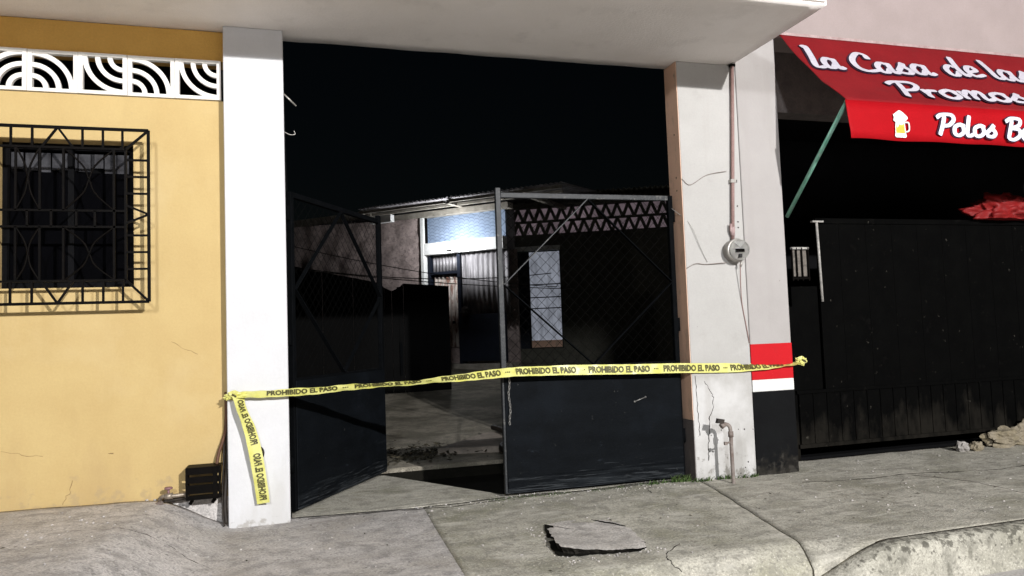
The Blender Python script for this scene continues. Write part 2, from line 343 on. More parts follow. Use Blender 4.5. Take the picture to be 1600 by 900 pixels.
# kerb at right with a rounded, sloping end
kb = MB(); bm = kb.bm; prof = []; rows = []
n = 160
for i in range(n+1):
    x = 2.55+(9-2.55)*(i/n)**1.6
    k = sm(2.42, 3.02, x); top = -.165+(.165+.0)*k; ey = edge_y(x)-.008
    j = .008*mnoise.noise(Vector((x*5, 0, 2)))
    ch = .012*max(0, mnoise.noise(Vector((x*9, 1.5, 2)))) + .006*mnoise.noise(Vector((x*31, 1.5, 2)))
    pr = [(ey, top-.10), (ey, top+.004), (ey-.03, top+.007+j*.5), (ey-.088+ch, top+.003+j*.4), (ey-.102+ch*.6, top-.010-ch*.5), (ey-.113+j*.4, top-.05*k-.004), (ey-.118+j*.6, top-.11*k-.006), (ey-.128+j, -.19)]
    rows.append([bm.verts.new((x, y, z)) for y, z in pr])
for a, b in zip(rows, rows[1:]):
    for k in range(len(a)-1):
        f = bm.faces.new((a[k], a[k+1], b[k+1], b[k])); f.smooth = True
kb.build('kerb', mKerb, kind='structure')

# ------------------------------------------------------------------ yellow house
H = thing('yellow_house', 'yellow house front with a row of white decorative blocks under an ochre band', 'house', (-2, .1, 0))
wl = MB(); Y0, Y1 = .1, .24; WX0, WX1, WZ0, WZ1 = -1.153, -.486, 1.358, 2.173
wl.box(-4.5, WX0, Y0, Y1, .165, 2.435); wl.box(WX1, 0, Y0, Y1, .165, 2.435)
wl.box(WX0, WX1, Y0, Y1, .165, WZ0); wl.box(WX0, WX1, Y0, Y1, WZ1, 2.435)
wl.build('wall', mYellow, H)
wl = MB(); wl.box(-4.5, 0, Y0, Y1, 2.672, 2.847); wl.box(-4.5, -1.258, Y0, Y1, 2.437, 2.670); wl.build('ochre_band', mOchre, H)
wl = MB(); wl.box(-4.5, -.002, Y0+.004, Y1, -.15, .163); wl.build('plinth', mPaveL, H)
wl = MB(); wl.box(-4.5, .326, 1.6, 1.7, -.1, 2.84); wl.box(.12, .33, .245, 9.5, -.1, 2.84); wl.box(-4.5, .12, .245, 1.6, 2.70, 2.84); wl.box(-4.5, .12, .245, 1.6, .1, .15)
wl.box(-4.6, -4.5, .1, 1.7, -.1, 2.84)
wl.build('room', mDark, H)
# decorative blocks, quarter rings about one corner
BW, BH = .2445, .232
def block(cx, cz, name='breeze_block'):
    b = MB(); x0, x1, z0, z1 = -BW/2, BW/2, -BH/2, BH/2; t = .019; y0, y1 = 0, .035
    b.box(x0, x1, y0, y1, z0, z0+t); b.box(x0, x1, y0, y1, z1-t, z1); b.box(x0, x0+t*1.15, y0, y1, z0+t, z1-t); b.box(x1-t*1.15, x1, y0, y1, z0+t, z1-t)
    W = BW-2*t
    for rc in (.94, .63, .33):
        r0, r1 = W*(rc-.062), W*(rc+.062); pts0 = []; pts1 = []
        for k in range(15):
            a = math.pi/2*k/14
            for rr, L in ((r0, pts0), (r1, pts1)):
                px, pz = min(rr*math.cos(a), W+.004), min(rr*math.sin(a), BH-2*t+.004)
                L.append(((x0+t+px) if cx < 0 else (x1-t-px), (z0+t+pz) if cz < 0 else (z1-t-pz)))
        for k in range(14):
            q = (pts0[k], pts1[k], pts1[k+1], pts0[k+1])
            b.hexa([(x, y0+.006, z) for x, z in q]+[(x, y1-.006, z) for x, z in q])
    return b
for i, (cx, cz) in enumerate(((1, 1), (-1, -1), (1, 1), (-1, -1), (1, -1))):
    o = block(cx, cz).build('breeze_block', mBlock, H, local=True)
    o.location = (-.02-BW/2-.247*i+2, .082-.1+.003*(i % 2), 2.5535)
# window: frame, two panes, curtain behind
wf = MB()
for a in ((WX0, WX1, .185, .215, WZ0, WZ0+.035), (WX0, WX1, .185, .215, WZ1-.035, WZ1), (WX0, WX0+.035, .186, .214, WZ0+.035, WZ1-.035), (WX1-.035, WX1, .186, .214, WZ0+.035, WZ1-.035), (-.835, -.805, .186, .214, WZ0+.035, WZ1-.035)): wf.box(*a)
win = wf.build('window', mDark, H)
for xa, xb in ((WX0+.036, -.836), (-.804, WX1-.036)):
    p = MB(); p.box(xa, xb, .198, .203, WZ0+.036, WZ1-.16); p.build('pane', mGlass, win)
cu = MB()
for k in range(9):
    xa = WX0+.036+k*.066; cu.box(xa, xa+.060, .205+.006*(k % 2), .209+.006*(k % 2), WZ1-.12-.05*random.random()-(.05 if k > 6 else 0), WZ1-.05)
cu.build('valance', mCurtain, win)

def hair(pts, r, parent, m_=None):
    m2 = MB(); q = []; P = [Vector(p) for p in pts]
    for a, b in zip(P, P[1:]):
        for k in range(5):
            p = a.lerp(b, k/5); q.append(p+Vector((random.uniform(-.006, .006), 0, random.uniform(-.005, .005))))
    q.append(P[-1]); m2.tube(q, [r*random.uniform(.4, 1.2) for _ in q], 4); m2.build('crack', m_ or mCrackY, parent)
mCrackY = mat('yellow_crack', (.30, .21, .10), None, 20, 1)
hair([(-.84, .099, .20), (-.80, .099, .26), (-.79, .099, .32)], .0015, H)
hair([(-.615, .099, .455), (-.595, .099, .445)], .003, H)
hair([(-1.12, .099, .50), (-1.0, .099, .47), (-.93, .099, .46)], .0012, H)
hair([(-.30, .099, 1.05), (-.22, .099, 1.0), (-.16, .099, .97)], .0011, H)
pe = MB()
for k in range(34):
    x = random.uniform(-1.3, -.06); pe.lathe([(.001, -.002), (random.uniform(.004, .013), -.001), (.001, .002)], (x, .100, .165+random.uniform(-.004, .012)), 'y', 6)
pe.build('flaked_edge', mPaveL, H, kind='stuff')

# ------------------------------------------------------------------ window grille
G = thing('window_grille', 'black iron security grille mounted flat before the window of the yellow wall', 'grille', (-.82, .1, 1.36))
OX0, OX1, OZ0, OZ1, OY = -1.262, -.384, 1.266, 2.204, -.05
IX0, IX1, IZ0, IZ1, IY = -1.149, -.497, 1.384, 2.095, -.05
bw = .011
def gb(a, b, w=bw, name='bar'):
    m_ = MB(); m_.bar(a, b, w); return m_.build(name, mIron, G)
oc = [(OX0, OY, OZ0), (OX1, OY, OZ0), (OX1, OY, OZ1), (OX0, OY, OZ1)]; ic = [(IX0, IY, IZ0), (IX1, IY, IZ0), (IX1, IY, IZ1), (IX0, IY, IZ1)]
for k in range(4):
    gb(oc[k], oc[(k+1) % 4], .015, 'frame_bar'); gb(ic[k], ic[(k+1) % 4], .012, 'frame_bar'); gb(oc[k], ic[k], .012, 'corner_bar')
CX = (OX0+OX1)/2
def lerp(a, b, t): return a+(b-a)*t
for d in (.092, .19, .285):
    for sg in (-1, 1):
        xo = xi = CX+sg*(d+.026)
        gb((xo, OY, OZ1), (xi, IY, IZ1)); gb((xo, OY, OZ0), (xi, IY, IZ0))
for zz, zi in ((OZ1, IZ1), (OZ0, IZ0)):
    for sg in (-1, 1): gb((CX, OY, zz), (CX+sg*.075, IY, zi))
for xo, xi in ((OX0, IX0), (OX1, IX1)):
    for z in (2.038, 1.946, 1.854, 1.626, 1.535, 1.444):
        gb((xo, OY, z), (xi, IY, z))
    for sg in (-1, 1): gb((xo, OY, 1.741), (xi, IY, 1.741+sg*.05))
# face of the grille: three bands with upright bars and crossed curves
for z in (1.758, 1.671): gb((IX0, IY, z), (IX1, IY, z))
for x in (-1.016, -0.905, -0.795, -0.554): gb((x, IY, 1.758), (x, IY, IZ1)); gb((x, IY, IZ0), (x, IY, 1.671))
for x in (-0.963, -0.734, -0.646, -0.553, -0.852): gb((x, IY, 1.671), (x, IY, 1.758))
for zlo, zhi in ((1.758, IZ1), (IZ0, 1.671)):
    for xa, xb in ((-0.795, -0.554), (-1.016, -0.905)):
        for fl in (0, 1):
            m_ = MB(); pa, pb = (xa, xb) if fl else (xb, xa); mid = (zlo+zhi)/2; c = (pa+pb)/2
            m_.tube(spline([(pa, IY, zhi), (lerp(pa, c, .75), IY, lerp(zhi, mid, .55)), (c, IY+.004*fl, mid), (lerp(c, pb, .25), IY, lerp(mid, zlo, .45)), (pb, IY, zlo)], 6), .005, 6)
            m_.build('curved_bar', mIron, G)

# ------------------------------------------------------------------ gate columns, balcony slab
C1 = thing('gate_column', 'bright white square column between the yellow wall and the open gate leaf', 'column', (.16, .08, 0))
c = MB(); c.box(0, .3285, 0, .168, -.1, 2.848); c.build('shaft', mWhite, C1, bevel=.004)
C2 = thing('gate_column', 'chipped white column with tan inner side carrying the round meter', 'column', (3.13, .08, 0))
c = MB(); c.box(2.911, 3.371, 0, .17, -.1, 2.848); c.build('shaft', mWhiteR, C2, bevel=.004)
c = MB(); c.box(2.907, 2.9105, .003, .169, .403, 2.846); c.build('tan_face', mTan, C2)
c = MB(); c.box(2.906, 2.9105, .003, .169, -.05, .401); c.build('grey_base', mGreyBase, C2)
def crack(pts, r=.0022, parent=C2):
    m_ = MB(); q = []
    P = [Vector(p) for p in pts]
    for a, b in zip(P, P[1:]):
        for k in range(6):
            p = a.lerp(b, k/6); q.append(p+Vector((random.uniform(-.005, .005), 0, random.uniform(-.003, .003))))
    q.append(P[-1]); m_.tube(q, [r*random.uniform(.4, 1.3) for _ in q], 4); m_.build('crack', mCrack, parent)
crack([(3.00, -.0005, .66), (3.04, -.0005, .60), (3.065, -.0005, .55), (3.06, -.0005, .47), (3.03, -.0005, .42)])
crack([(3.03, -.0005, .42), (3.02, -.0005, .33), (3.012, -.0005, .22), (3.005, -.0005, .13)], .0035)
crack([(2.935, -.0005, .70), (2.94, -.0005, .55), (2.945, -.0005, .42), (2.95, -.0005, .30)], .003)
c = MB()
for k in range(10):
    c.lathe([(.001, -.002), (random.uniform(.003, .007), -.001), (.001, .001)], (random.uniform(3.0, 3.36), 0, random.uniform(.02, .35)), 'y', 7)
for z in (2.02, 1.85, 1.74, 1.70, 2.03): c.lathe([(.001, -.002), (.006, -.001), (.001, .001)], (3.335-.02*(2.0-z), 0, z), 'y', 7)
for z in (2.35, 2.05, 1.96, 1.80): c.lathe([(.001, -.005), (.006, -.004), (.001, 0)], (2.906, .06, z), 'x', 7)
c.build('chip_marks', mCrack, C2, kind='stuff')
B = thing('balcony_slab', 'pale plastered concrete balcony slab overhanging the gateway', 'balcony', (0, -.4, 2.85))
s = MB(); bm = s.bm
nx, ny = 90, 12; X0, X1 = -4.6, 3.345
V = {}
for i in range(nx+1):
    for j in range(ny+1):
        x = X0+(X1-X0)*i/nx; y = -.975+(.166+.975)*j/ny
        wv = .004*mnoise.noise(Vector((x*2.2, y*2.2, 9)))
        if 0 < i < nx and 0 < j < ny: pass
        if j == ny and x > .4: y += .012*mnoise.noise(Vector((x*4, 0, 4)))+.006*mnoise.noise(Vector((x*17, 0, 4)))
        V[i, j] = bm.verts.new((x, y, 2.8495+max(0, wv)))
for i in range(nx):
    for j in range(ny):
        f = bm.faces.new((V[i, j], V[i, j+1], V[i+1, j+1], V[i+1, j])); f.smooth = True
ring = [V[i, 0] for i in range(nx+1)]+[V[nx, j] for j in range(1, ny+1)]+[V[i, ny] for i in range(nx-1, -1, -1)]+[V[0, j] for j in range(ny-1, 0, -1)]
low = [bm.verts.new((v.co.x, v.co.y, 3.02)) for v in ring]
for k in range(len(ring)):
    l = (k+1) % len(ring); bm.faces.new((ring[l], low[l], low[k], ring[k]))
bm.faces.new(low)
s.build('slab', mSoffit, B)
s = MB(); s.box(-4.6, 3.33, -.99, -.977, 2.865, 2.885); s.build('drip_edge', mSoffit, B)
# wall bits over the slab (house upper floor), keeps the sky from showing above
s = MB(); s.box(-4.6, 3.372, .02, .16, 3.022, 4.6); s.build('upper_wall', mPink, B)

# ------------------------------------------------------------------ shop at the right
SH = thing('shop_building', 'shop building with pinkish pillar painted with a red band and black base', 'shop', (3.55, .1, 0))
c = MB(); c.box(3.376, 3.705, 0, .30, -.1, 3.085); c.build('pillar', mPillar, SH, bevel=.004)
c = MB(); c.box(3.3745, 3.7065, -.0018, .301, .645, .890); c.build('red_band', mRedPaint, SH)
c = MB(); c.box(3.3745, 3.7065, -.0018, .301, .565, .643); c.build('white_band', mYardWhite, SH)
c = MB(); c.box(3.374, 3.707, -.0022, .302, -.1, .563); c.build('black_base', mBlackBase, SH)
c = MB(); c.box(3.376, 9, 0, .30, 3.088, 4.6); c.build('upper_wall', mPink, SH)
c = MB(); c.box(3.71, 9, .26, .42, 2.62, 3.085); c.build('lintel', mGreyBase, SH)
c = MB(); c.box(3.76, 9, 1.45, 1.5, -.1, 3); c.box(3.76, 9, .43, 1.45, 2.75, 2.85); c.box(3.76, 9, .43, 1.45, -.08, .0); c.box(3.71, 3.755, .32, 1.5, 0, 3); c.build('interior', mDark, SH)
SG = thing('shop_gate', 'wide black sheet metal gate with ribbed lower panels below the awning', 'gate', (5.5, .3, .1))
c = MB(); c.box(4.215, 8.6, .300, .315, .515, 1.795); c.build('upper_panel', mShopGate, SG)
c = MB(); c.box(3.97, 8.6, .302, .315, .115, .500); c.build('lower_panel', mShopGate, SG)
for z, hh in ((.508, .012), (.108, .014), (1.80, .02)):
    c = MB(); c.box(3.95 if z < 1 else 4.20, 8.6, .288, .312, z-hh, z+hh); c.build('rail', mShopGate, SG)
rb = MB(); rb.box(-.005, .005, -.005, .002, .125, .494); r0 = rb.build('rib', mShopGate, SG, local=True); r0.location = (3.975-5.5, 0, -.1)
for k in range(1, 26): part_copy(r0, (3.975+.123*k-5.5, 0, -.1))
rb = MB(); rb.box(-.003, .003, -.002, .004, .52, 1.78); r0 = rb.build('seam', mShopGate, SG, local=True); r0.location = (4.42-5.5, 0, -.1)
for k in range(1, 16): part_copy(r0, (4.42+.25*k-5.5, 0, -.1))
c = MB(); c.box(3.712, 3.965, .31, .325, .0, 1.15); c.box(3.966, 4.20, .312, .325, .52, 1.30); c.build('side_panel', mShopGate, SG)
for k in range(3):
    c = MB(); x, z = ((4.36, .40), (4.365, .42), (5.95, 1.55))[k]
W2 = thing('small_window', 'small pale window with upright bars in the dark left end of the shop', 'window', (4.08, .34, 1.36))
c = MB(); c.box(4.02, 4.15, .352, .358, 1.38, 1.58); c.build('pane', mCurtLit if False else mat('beige_curtain', (.17, .15, .13), (.09, .08, .07), 25, .9), W2)
for x in (4.012, 4.052, 4.10, 4.157): c = MB(); c.box(x-.005, x+.005, .335, .345, 1.345, 1.60); c.build('bar', mIron, W2)
for z in (1.365, 1.595): c = MB(); c.box(4.005, 4.165, .336, .350, z-.008, z+.008); c.build('frame_bar', mWhitePipe if z > 1.5 else mIron, W2)
PL = thing('pipe_post', 'thin whitish pipe with a flat T cap at the left edge of the shop gate', 'pipe', (4.2, .27, 1.2))
c = MB(); c.tube([(4.212, .275, 1.18), (4.206, .275, 1.5), (4.20, .275, 1.785)], .010, 10); c.build('pipe', mWhitePipe, PL)
c = MB(); c.box(4.155, 4.255, .262, .288, 1.785, 1.797); c.build('cap', mWhitePipe, PL)

# crumpled red tarp on top of the gate
def blob(c, r, seed, sub=3, amp=.3, fr=3.0, flat=None):
    b = MB(); bmesh.ops.create_icosphere(b.bm, subdivisions=sub, radius=1)
    for v in b.bm.verts:
        n_ = mnoise.noise(v.co*fr*.5+Vector((seed, 0, 0)))+.5*mnoise.noise(v.co*fr+Vector((0, seed, 0)))
        rg = .35*abs(mnoise.noise(v.co*fr*1.7+Vector((0, 0, seed))))
        q = v.co*(1+amp*(n_-rg)); v.co = Vector((q.x*r[0], q.y*r[1], q.z*r[2]))+Vector(c)
        if flat is not None and v.co.z < flat: v.co.z = flat
    return b
t_ = blob((6.12, .30, 1.88), (.36, .13, .15), 4.2, 5, .55, 4.5, 1.822).build('red_tarp', mTarp)
for f in t_.data.polygons: f.use_smooth = True
tag(t_, 'crumpled red tarp bundled on top of the black shop gate', 'tarp')

# rubble stones at the foot of the shop gate
for i, (x, y, r, sd, m_, lb) in enumerate(((5.72, .12, (.20, .09, .075), 1, mStone, 'large brown stone block at the foot of the shop gate'),
        (5.36, .06, (.05, .04, .04), 2, mStone, 'small brownish stone left of the big brown block'),
        (5.25, .09, (.045, .04, .042), 5, mRubble, 'small pale grey stone leftmost by the shop gate'),
        (6.12, .16, (.22, .12, .10), 7, mStone, 'rough stone rightmost at the foot of the shop gate'))):
    o = blob((x, y, r[2]*.8+hump(x, y)), r, sd, 4 if i in (0, 3) else 3, .5, 3.4, -.01).build('stone', m_); tag(o, lb, 'stone', 'stones by the shop gate')

# ------------------------------------------------------------------ awning
A = thing('awning', 'red awning with white script lettering and a beer mug on its valance', 'awning', (4.9, -.05, 3.08))
AT = Vector((3.712, -.05, 3.085)); SL = Vector((0, -.62, -.672)); AN = Vector((1, 0, 0)).cross(SL).normalized()
if AN.y > 0: AN = -AN
AW = 3.6
def sag(x, v):
    return (-.022*math.sin(math.pi*max(0, min(1, v)))*(1+.5*math.sin(x*3.3))+.010*mnoise.noise(Vector((x*2.2, v*2.5, 1)))
            +.006*mnoise.noise(Vector((x*7+v*5, v*3, 6))))*min(1, 6*max(0, v))*min(1, 6*max(0, 1-v))
cb = MB(); bm = cb.bm; nx, ny = 140, 26; VV = {}
for i in range(nx+1):
    for j in range(ny+1):
        p = AT+Vector((AW*i/nx, 0, 0))+SL*(j/ny)+AN*sag(AW*i/nx, j/ny)
        VV[i, j] = bm.verts.new(p)
for i in range(nx):
    for j in range(ny):
        f = bm.faces.new((VV[i, j], VV[i+1, j], VV[i+1, j+1], VV[i, j+1])); f.smooth = True
can = cb.build('canopy', mRedDull, A)
can.modifiers.new('solid', 'SOLIDIFY').thickness = .003
vb = MB(); bm = vb.bm; VV = {}
vy = -.672
for i in range(nx+1):
    for j in range(5):
        x = 3.70+AW*i/nx+.03*j/4*(1 if i == 0 else 0); VV[i, j] = bm.verts.new((x, vy-(.006*math.sin(i*.23)+.006*mnoise.noise(Vector((x*3, 0, 7))))*j/4, 2.412-.245*j/4+.003*math.sin(i*.31)*(j == 4)))
for i in range(nx):
    for j in range(4):
        f = bm.faces.new((VV[i, j], VV[i+1, j], VV[i+1, j+1], VV[i, j+1])); f.smooth = True
val = vb.build('valance', mRedCloth, A); val.modifiers.new('solid', 'SOLIDIFY').thickness = .003
c = MB(); c.box(3.69, 7.3, -.056, -.001, 3.076, 3.098); c.build('head_rail', mRail, A)
c = MB(); c.tube([(3.715, -.655, 2.405), (7.28, -.655, 2.405)], .012, 8); c.build('front_rail', mGreen, A)
c = MB(); c.tube([(3.722, -.655, 2.40), (3.735, .0+.005, 1.78)], .0135, 10); c.build('strut', mGreen, A)
c = MB(); c.tube([(7.27, -.655, 2.40), (7.27, .28, 1.85)], .0135, 10); c.build('strut', mGreen, A)
GL = {
 'L': (.44, [[(.06, .98), (.2, 1.0), (.17, .5), (.12, .1), (.22, .02), (.46, .10)]]),
 'l': (.30, [[(.10, 1), (.08, .45), (.09, .1), (.18, .02), (.32, .10)]]),
 'a': (.56, [[(.40, .48), (.22, .55), (.07, .36), (.08, .1), (.22, .04), (.38, .26)], [(.43, .56), (.40, .2), (.46, .03), (.62, .13)]]),
 'C': (.62, [[(.60, .72), (.56, .93), (.34, .96), (.1, .62), (.1, .22), (.3, .02), (.66, .14)]]),
 's': (.46, [[(.0, .14), (.2, .40), (.30, .58), (.28, .42), (.40, .2), (.28, .03), (.04, .08)]]),
 'd': (.57, [[(.38, .48), (.22, .55), (.07, .36), (.08, .1), (.22, .04), (.38, .26)], [(.46, 1.0), (.42, .4), (.46, .04), (.60, .11)]]),
 'e': (.46, [[(.07, .24), (.34, .36), (.30, .54), (.15, .51), (.05, .26), (.18, .03), (.48, .13)]]),
 'P': (.60, [[(.24, .93), (.2, .45), (.12, -.02)], [(-.06, .80), (.12, .96), (.48, .97), (.60, .76), (.46, .50), (.2, .42)]]),
 'r': (.38, [[(.05, .56), (.10, .3), (.08, .02)], [(.1, .3), (.2, .50), (.38, .50)]]),
 'o': (.48, [[(.24, .55), (.07, .40), (.08, .12), (.24, .02), (.41, .18), (.37, .45), (.24, .55), (.46, .47)]]),
 'm': (.72, [[(.05, .56), (.08, .02)], [(.08, .3), (.22, .54), (.30, .42), (.29, .02)], [(.30, .3), (.45, .54), (.54, .42), (.53, .1), (.60, .02), (.74, .12)]]),
 'B': (.64, [[(.22, .92), (.12, .02)], [(-.05, .80), (.18, .97), (.52, .92), (.50, .66), (.22, .52), (.52, .46), (.57, .2), (.34, .0), (.10, .05)]]),
}
def word(txt, org, U, Vv, Nn, width, height, wt, mf, name, slant=.16, parent=A, fol=None):
    adv = sum(GL[ch][0] for ch in txt); kx = width/adv
    base = Vector(org); layers = ((wt*1.5, mOutline, .002, 'lettering_edge'), (wt, mf, .009, name))
    for wd, m_, off, nm in layers:
        b = MB(); x = 0; q_ = 0
        for ch in txt:
            a, strokes = GL[ch]
            for st in strokes:
                pts = spline([(px, py, 0) for px, py in st], 7)
                q = [base+U*((x+p.x)*kx+slant*p.y*height)+Vv*(p.y*height)+Nn*(off+.0006*q_+.000012*i_) for i_, p in enumerate(pts)]; q_ += 1
                if fol: q = [p+Nn*fol((p-AT).x, (AT.y-p.y)/.62) for p in q]
                Lf, Rt = [], []
                for i, p in enumerate(q):
                    t = (q[min(i+1, len(q)-1)]-q[max(i-1, 0)]); t.normalize(); sd = Nn.cross(t).normalized()
                    f = .62+.38*abs(t.dot(Vv)); e_ = 1 if 0 < i < len(q)-1 else .7
                    Lf.append(b.bm.verts.new(p+sd*wd*f*e_/2)); Rt.append(b.bm.verts.new(p-sd*wd*f*e_/2))
                for i in range(len(q)-1): b.bm.faces.new((Lf[i], Rt[i], Rt[i+1], Lf[i+1]))
                ext = (wd-wt)/2 if wd > wt else 0
            x += a
        b.build(nm, m_, parent)
UX = Vector((1, 0, 0)); UV = -SL.normalized(); LS = SL.length
def on(u, v): return AT+UX*u+SL*v+AN*.004
word('La', on(.03, .50), UX, UV, AN, .26, .29, .050, mLetter, 'lettering', fol=sag)
word('Casa', on(.40, .505), UX, UV, AN, .66, .28, .050, mLetter, 'lettering', fol=sag)
word('de', on(1.20, .49), UX, UV, AN, .33, .29, .050, mLetter, 'lettering', fol=sag)
word('las', on(1.61, .49), UX, UV, AN, .44, .30, .050, mLetter, 'lettering', fol=sag)
word('Promos', on(.50, .90), UX, UV, AN, 1.12, .235, .048, mLetter, 'lettering', fol=sag)
VN, VU = Vector((0, -1, 0)), Vector((0, 0, 1))
word('Polos', (4.385, -.682, 2.212), UX, VU, VN, .50, .14, .034, mLetterV, 'lettering')
word('Bo', (4.965, -.682, 2.205), UX, VU, VN, .24, .15, .034, mLetterV, 'lettering')
# beer mug print
def flat(pts, y, m_, nm): b = MB(); b.poly([(x, y, z) for x, z in pts]); b.build(nm, m_, A)
mx, mz = 4.06, 2.195
flat([(mx, mz), (mx+.008, mz-.010), (mx+.085, mz-.010), (mx+.093, mz), (mx+.088, mz+.015), (mx+.083, mz+.085), (mx+.008, mz+.085), (mx+.004, mz+.015)], -.6805, mFoam, 'mug_print')
flat([(mx+.010, mz+.018), (mx+.080, mz+.018), (mx+.076, mz+.092), (mx+.012, mz+.092)], -.6815, mBeer, 'mug_print')
hb = MB(); q = spline([(mx+.082, -.6808, mz+.088), (mx+.112, -.6808, mz+.085), (mx+.112, -.6808, mz+.038), (mx+.084, -.6808, mz+.026)], 6); hb.tube(q, .0055, 5); hb.build('mug_print', mFoam, A)
flat([(mx-.012+.058+.055*math.cos(a)*(1+.12*math.cos(5*a)), mz+.118+.042*math.sin(a)*(1+.14*math.sin(4*a+1))) for a in [k*2*math.pi/28 for k in range(28)]], -.6825, mFoam, 'mug_print')
flat([(mx+.004, mz+.10), (mx+.018, mz+.052), (mx+.030, mz+.062), (mx+.042, mz+.10)], -.6828, mFoam, 'mug_print')

# ------------------------------------------------------------------ gate leaves
LW = 1.262
def leaf(label, loc, rz, dark):
    g_ = thing('gate_leaf', label, 'gate', loc, rz, 'two leaves of the yard gate')
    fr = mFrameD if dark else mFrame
    z0, z1, zr, t = .022, 1.93, .785, .034
    def bb(nm, a, m_=fr): b = MB(); b.box(*a); return b.build(nm, m_, g_, local=True, bevel=.003)
    bb('stile', (0, t, -t/2, t/2, z0, z1), mFrameD); bb('stile', (LW-t, LW, -t/2, t/2, z0, z1+.03))
    bb('rail', (t, LW-t, -t/2+.002, t/2-.002, z1-t, z1)); bb('rail', (t, LW-t, -t/2+.002, t/2-.002, zr-t/2, zr+t/2), mFrameD)
    bb('rail', (t, LW-t, -t/2+.002, t/2-.002, z0, z0+t), mPanel)
    bb('panel', (t*.4, LW-t*.4, -.024, -.0185, z0+.01, zr+.002) if not dark else (t*.4, LW-t*.4, -.024, -.0185, z0+.01, zr+.002), mPanel)
    bb('panel_back', (t, LW-t, .006, .010, z0+t, zr-t/2), mPanel)
    bb('kick_strip', (t*.5, LW-t*.5, -.0275, -.0245, z0+.03, z0+.10), mPanel)
    tc, bc, lm, rm = (LW/2, z1-t), (LW/2, zr+t/2), (t, 1.335), (LW-t, 1.335)
    for k, (a, b_) in enumerate(((tc, lm), (lm, bc), (bc, rm), (rm, tc))):
        m_ = MB(); m_.bar((a[0], -.012, a[1]), (b_[0], -.012, b_[1]), .006, .028, (0, 1, 0))
        m_.build('brace', mFrame if (k == 3 and not dark) else mFrameD, g_, local=True)  # one brace gets the lighter steel, as if lit
    m_ = MB(); xa, xb, za, zb = t, LW-t, zr+.02, z1-t; p = .075
    k = -30
    while k < 40:
        for sg in (1, -1):
            pts = []
            c_ = xa+k*p
            # line x = c_ + sg*(z-za)
            ta, tb = za, zb
            if sg > 0: ta, tb = max(za, za+(xa-c_)), min(zb, za+(xb-c_))
            else: ta, tb = max(za, za+(c_-xb)), min(zb, za+(c_-xa))
            if tb-ta > .01:
                a = (c_+sg*(ta-za), .004*sg, ta); b_ = (c_+sg*(tb-za), .004*sg, tb)
                m_.tube([a, b_], .0013, 4, cap=False)
        k += 1
    m_.build('chain_link_mesh', mWire, g_, local=True, kind='stuff')
    for z in (.25, 1.0, 1.75):
        m_ = MB(); m_.tube([(-.008, 0, z), (-.008, 0, z+.09)], .012, 8); m_.build('hinge', mFrameD, g_, local=True)
    return g_
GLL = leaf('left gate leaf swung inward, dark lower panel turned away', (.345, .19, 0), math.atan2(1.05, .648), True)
GR = leaf('closed right gate leaf with dark sheet panel and wire mesh above', (2.878, .10, 0), math.pi, False)
# the right leaf is turned about: swap the sides of its plates so that the sheet faces the street
for ch in GR.children:
    if ch.name.split('.')[0] in ('panel', 'panel_back', 'kick_strip', 'brace', 'chain_link_mesh'): ch.scale = (1, -1, 1)
# small marks on the sheet
m_ = MB(); m_.tube([(2.52, .072, .545), (2.60, .072, .57)], .0035, 6); m_.lathe([(.001, -.004), (.007, -.003), (.007, .003), (.001, .004)], (2.52, .074, .545), 'y', 8); m_.lathe([(.001, -.004), (.007, -.003), (.007, .003), (.001, .004)], (2.60, .074, .57), 'y', 8)
m_.bm.transform(Matrix.Translation((-2.878, -.10, 0))); m_.bm.transform(Matrix.Rotation(-math.pi, 4, 'Z')); m_.build('bolt', mChain, GR, local=True)
# chain hanging on the free end
CH = thing('chain', 'steel chain hanging from the free edge of the right gate leaf', 'chain', (1.655, .06, .76))
def link():
    b = MB(); q = []
    for k in range(17):
        a = 2*math.pi*k/16; q.append((.0055*math.cos(a), 0, .0125*math.sin(a)))
    b.tube(q, .0022, 6, cap=False); return b
l0 = link().build('link', mChain, CH, local=True); l0.location = (0, 0, 0)
for k in range(1, 17): part_copy(l0, (.004*math.sin(k*.7), .001*k % .004, -.0185*k), CH, (0, 0, math.pi/2*(k % 2)+.3))

# ------------------------------------------------------------------ barrier tape
T = thing('barrier_tape', 'yellow barrier tape with black letters tied across the gateway', 'tape', (1.9, -.03, .73))
TW = .064
path = [(-.002, -.012, .726, 55), (.035, -.02, .733, 62), (.087, -.03, .736, 58), (.222, -.032, .735, 56), (.343, -.032, .735, 54), (.501, -.032, .738, 57), (.718, -.032, .748, 63), (1.016, -.032, .752, 73), (1.209, -.032, .763, 60),
        (1.407, -.032, .772, 44), (1.61, -.032, .785, 32), (1.776, -.032, .785, 28), (2.074, -.032, .779, 12), (2.428, -.03, .766, 8), (2.798, -.03, .756, 5), (2.989, -.022, .747, 6), (3.233, -.015, .738, 18), (3.363, -.013, .736, 40), (3.536, -.011, .736, 62), (3.690, -.010, .741, 74), (3.75, -.016, .757, 80)]
fine_ = spline([(a, b, c_) for a, b, c_, d in path], 12); ang = spline([(d, 0, 0) for a, b, c_, d in path], 12); ang = [v.x for v in ang]
arc = [0]
for a, b in zip(fine_, fine_[1:]): arc.append(arc[-1]+(b-a).length)
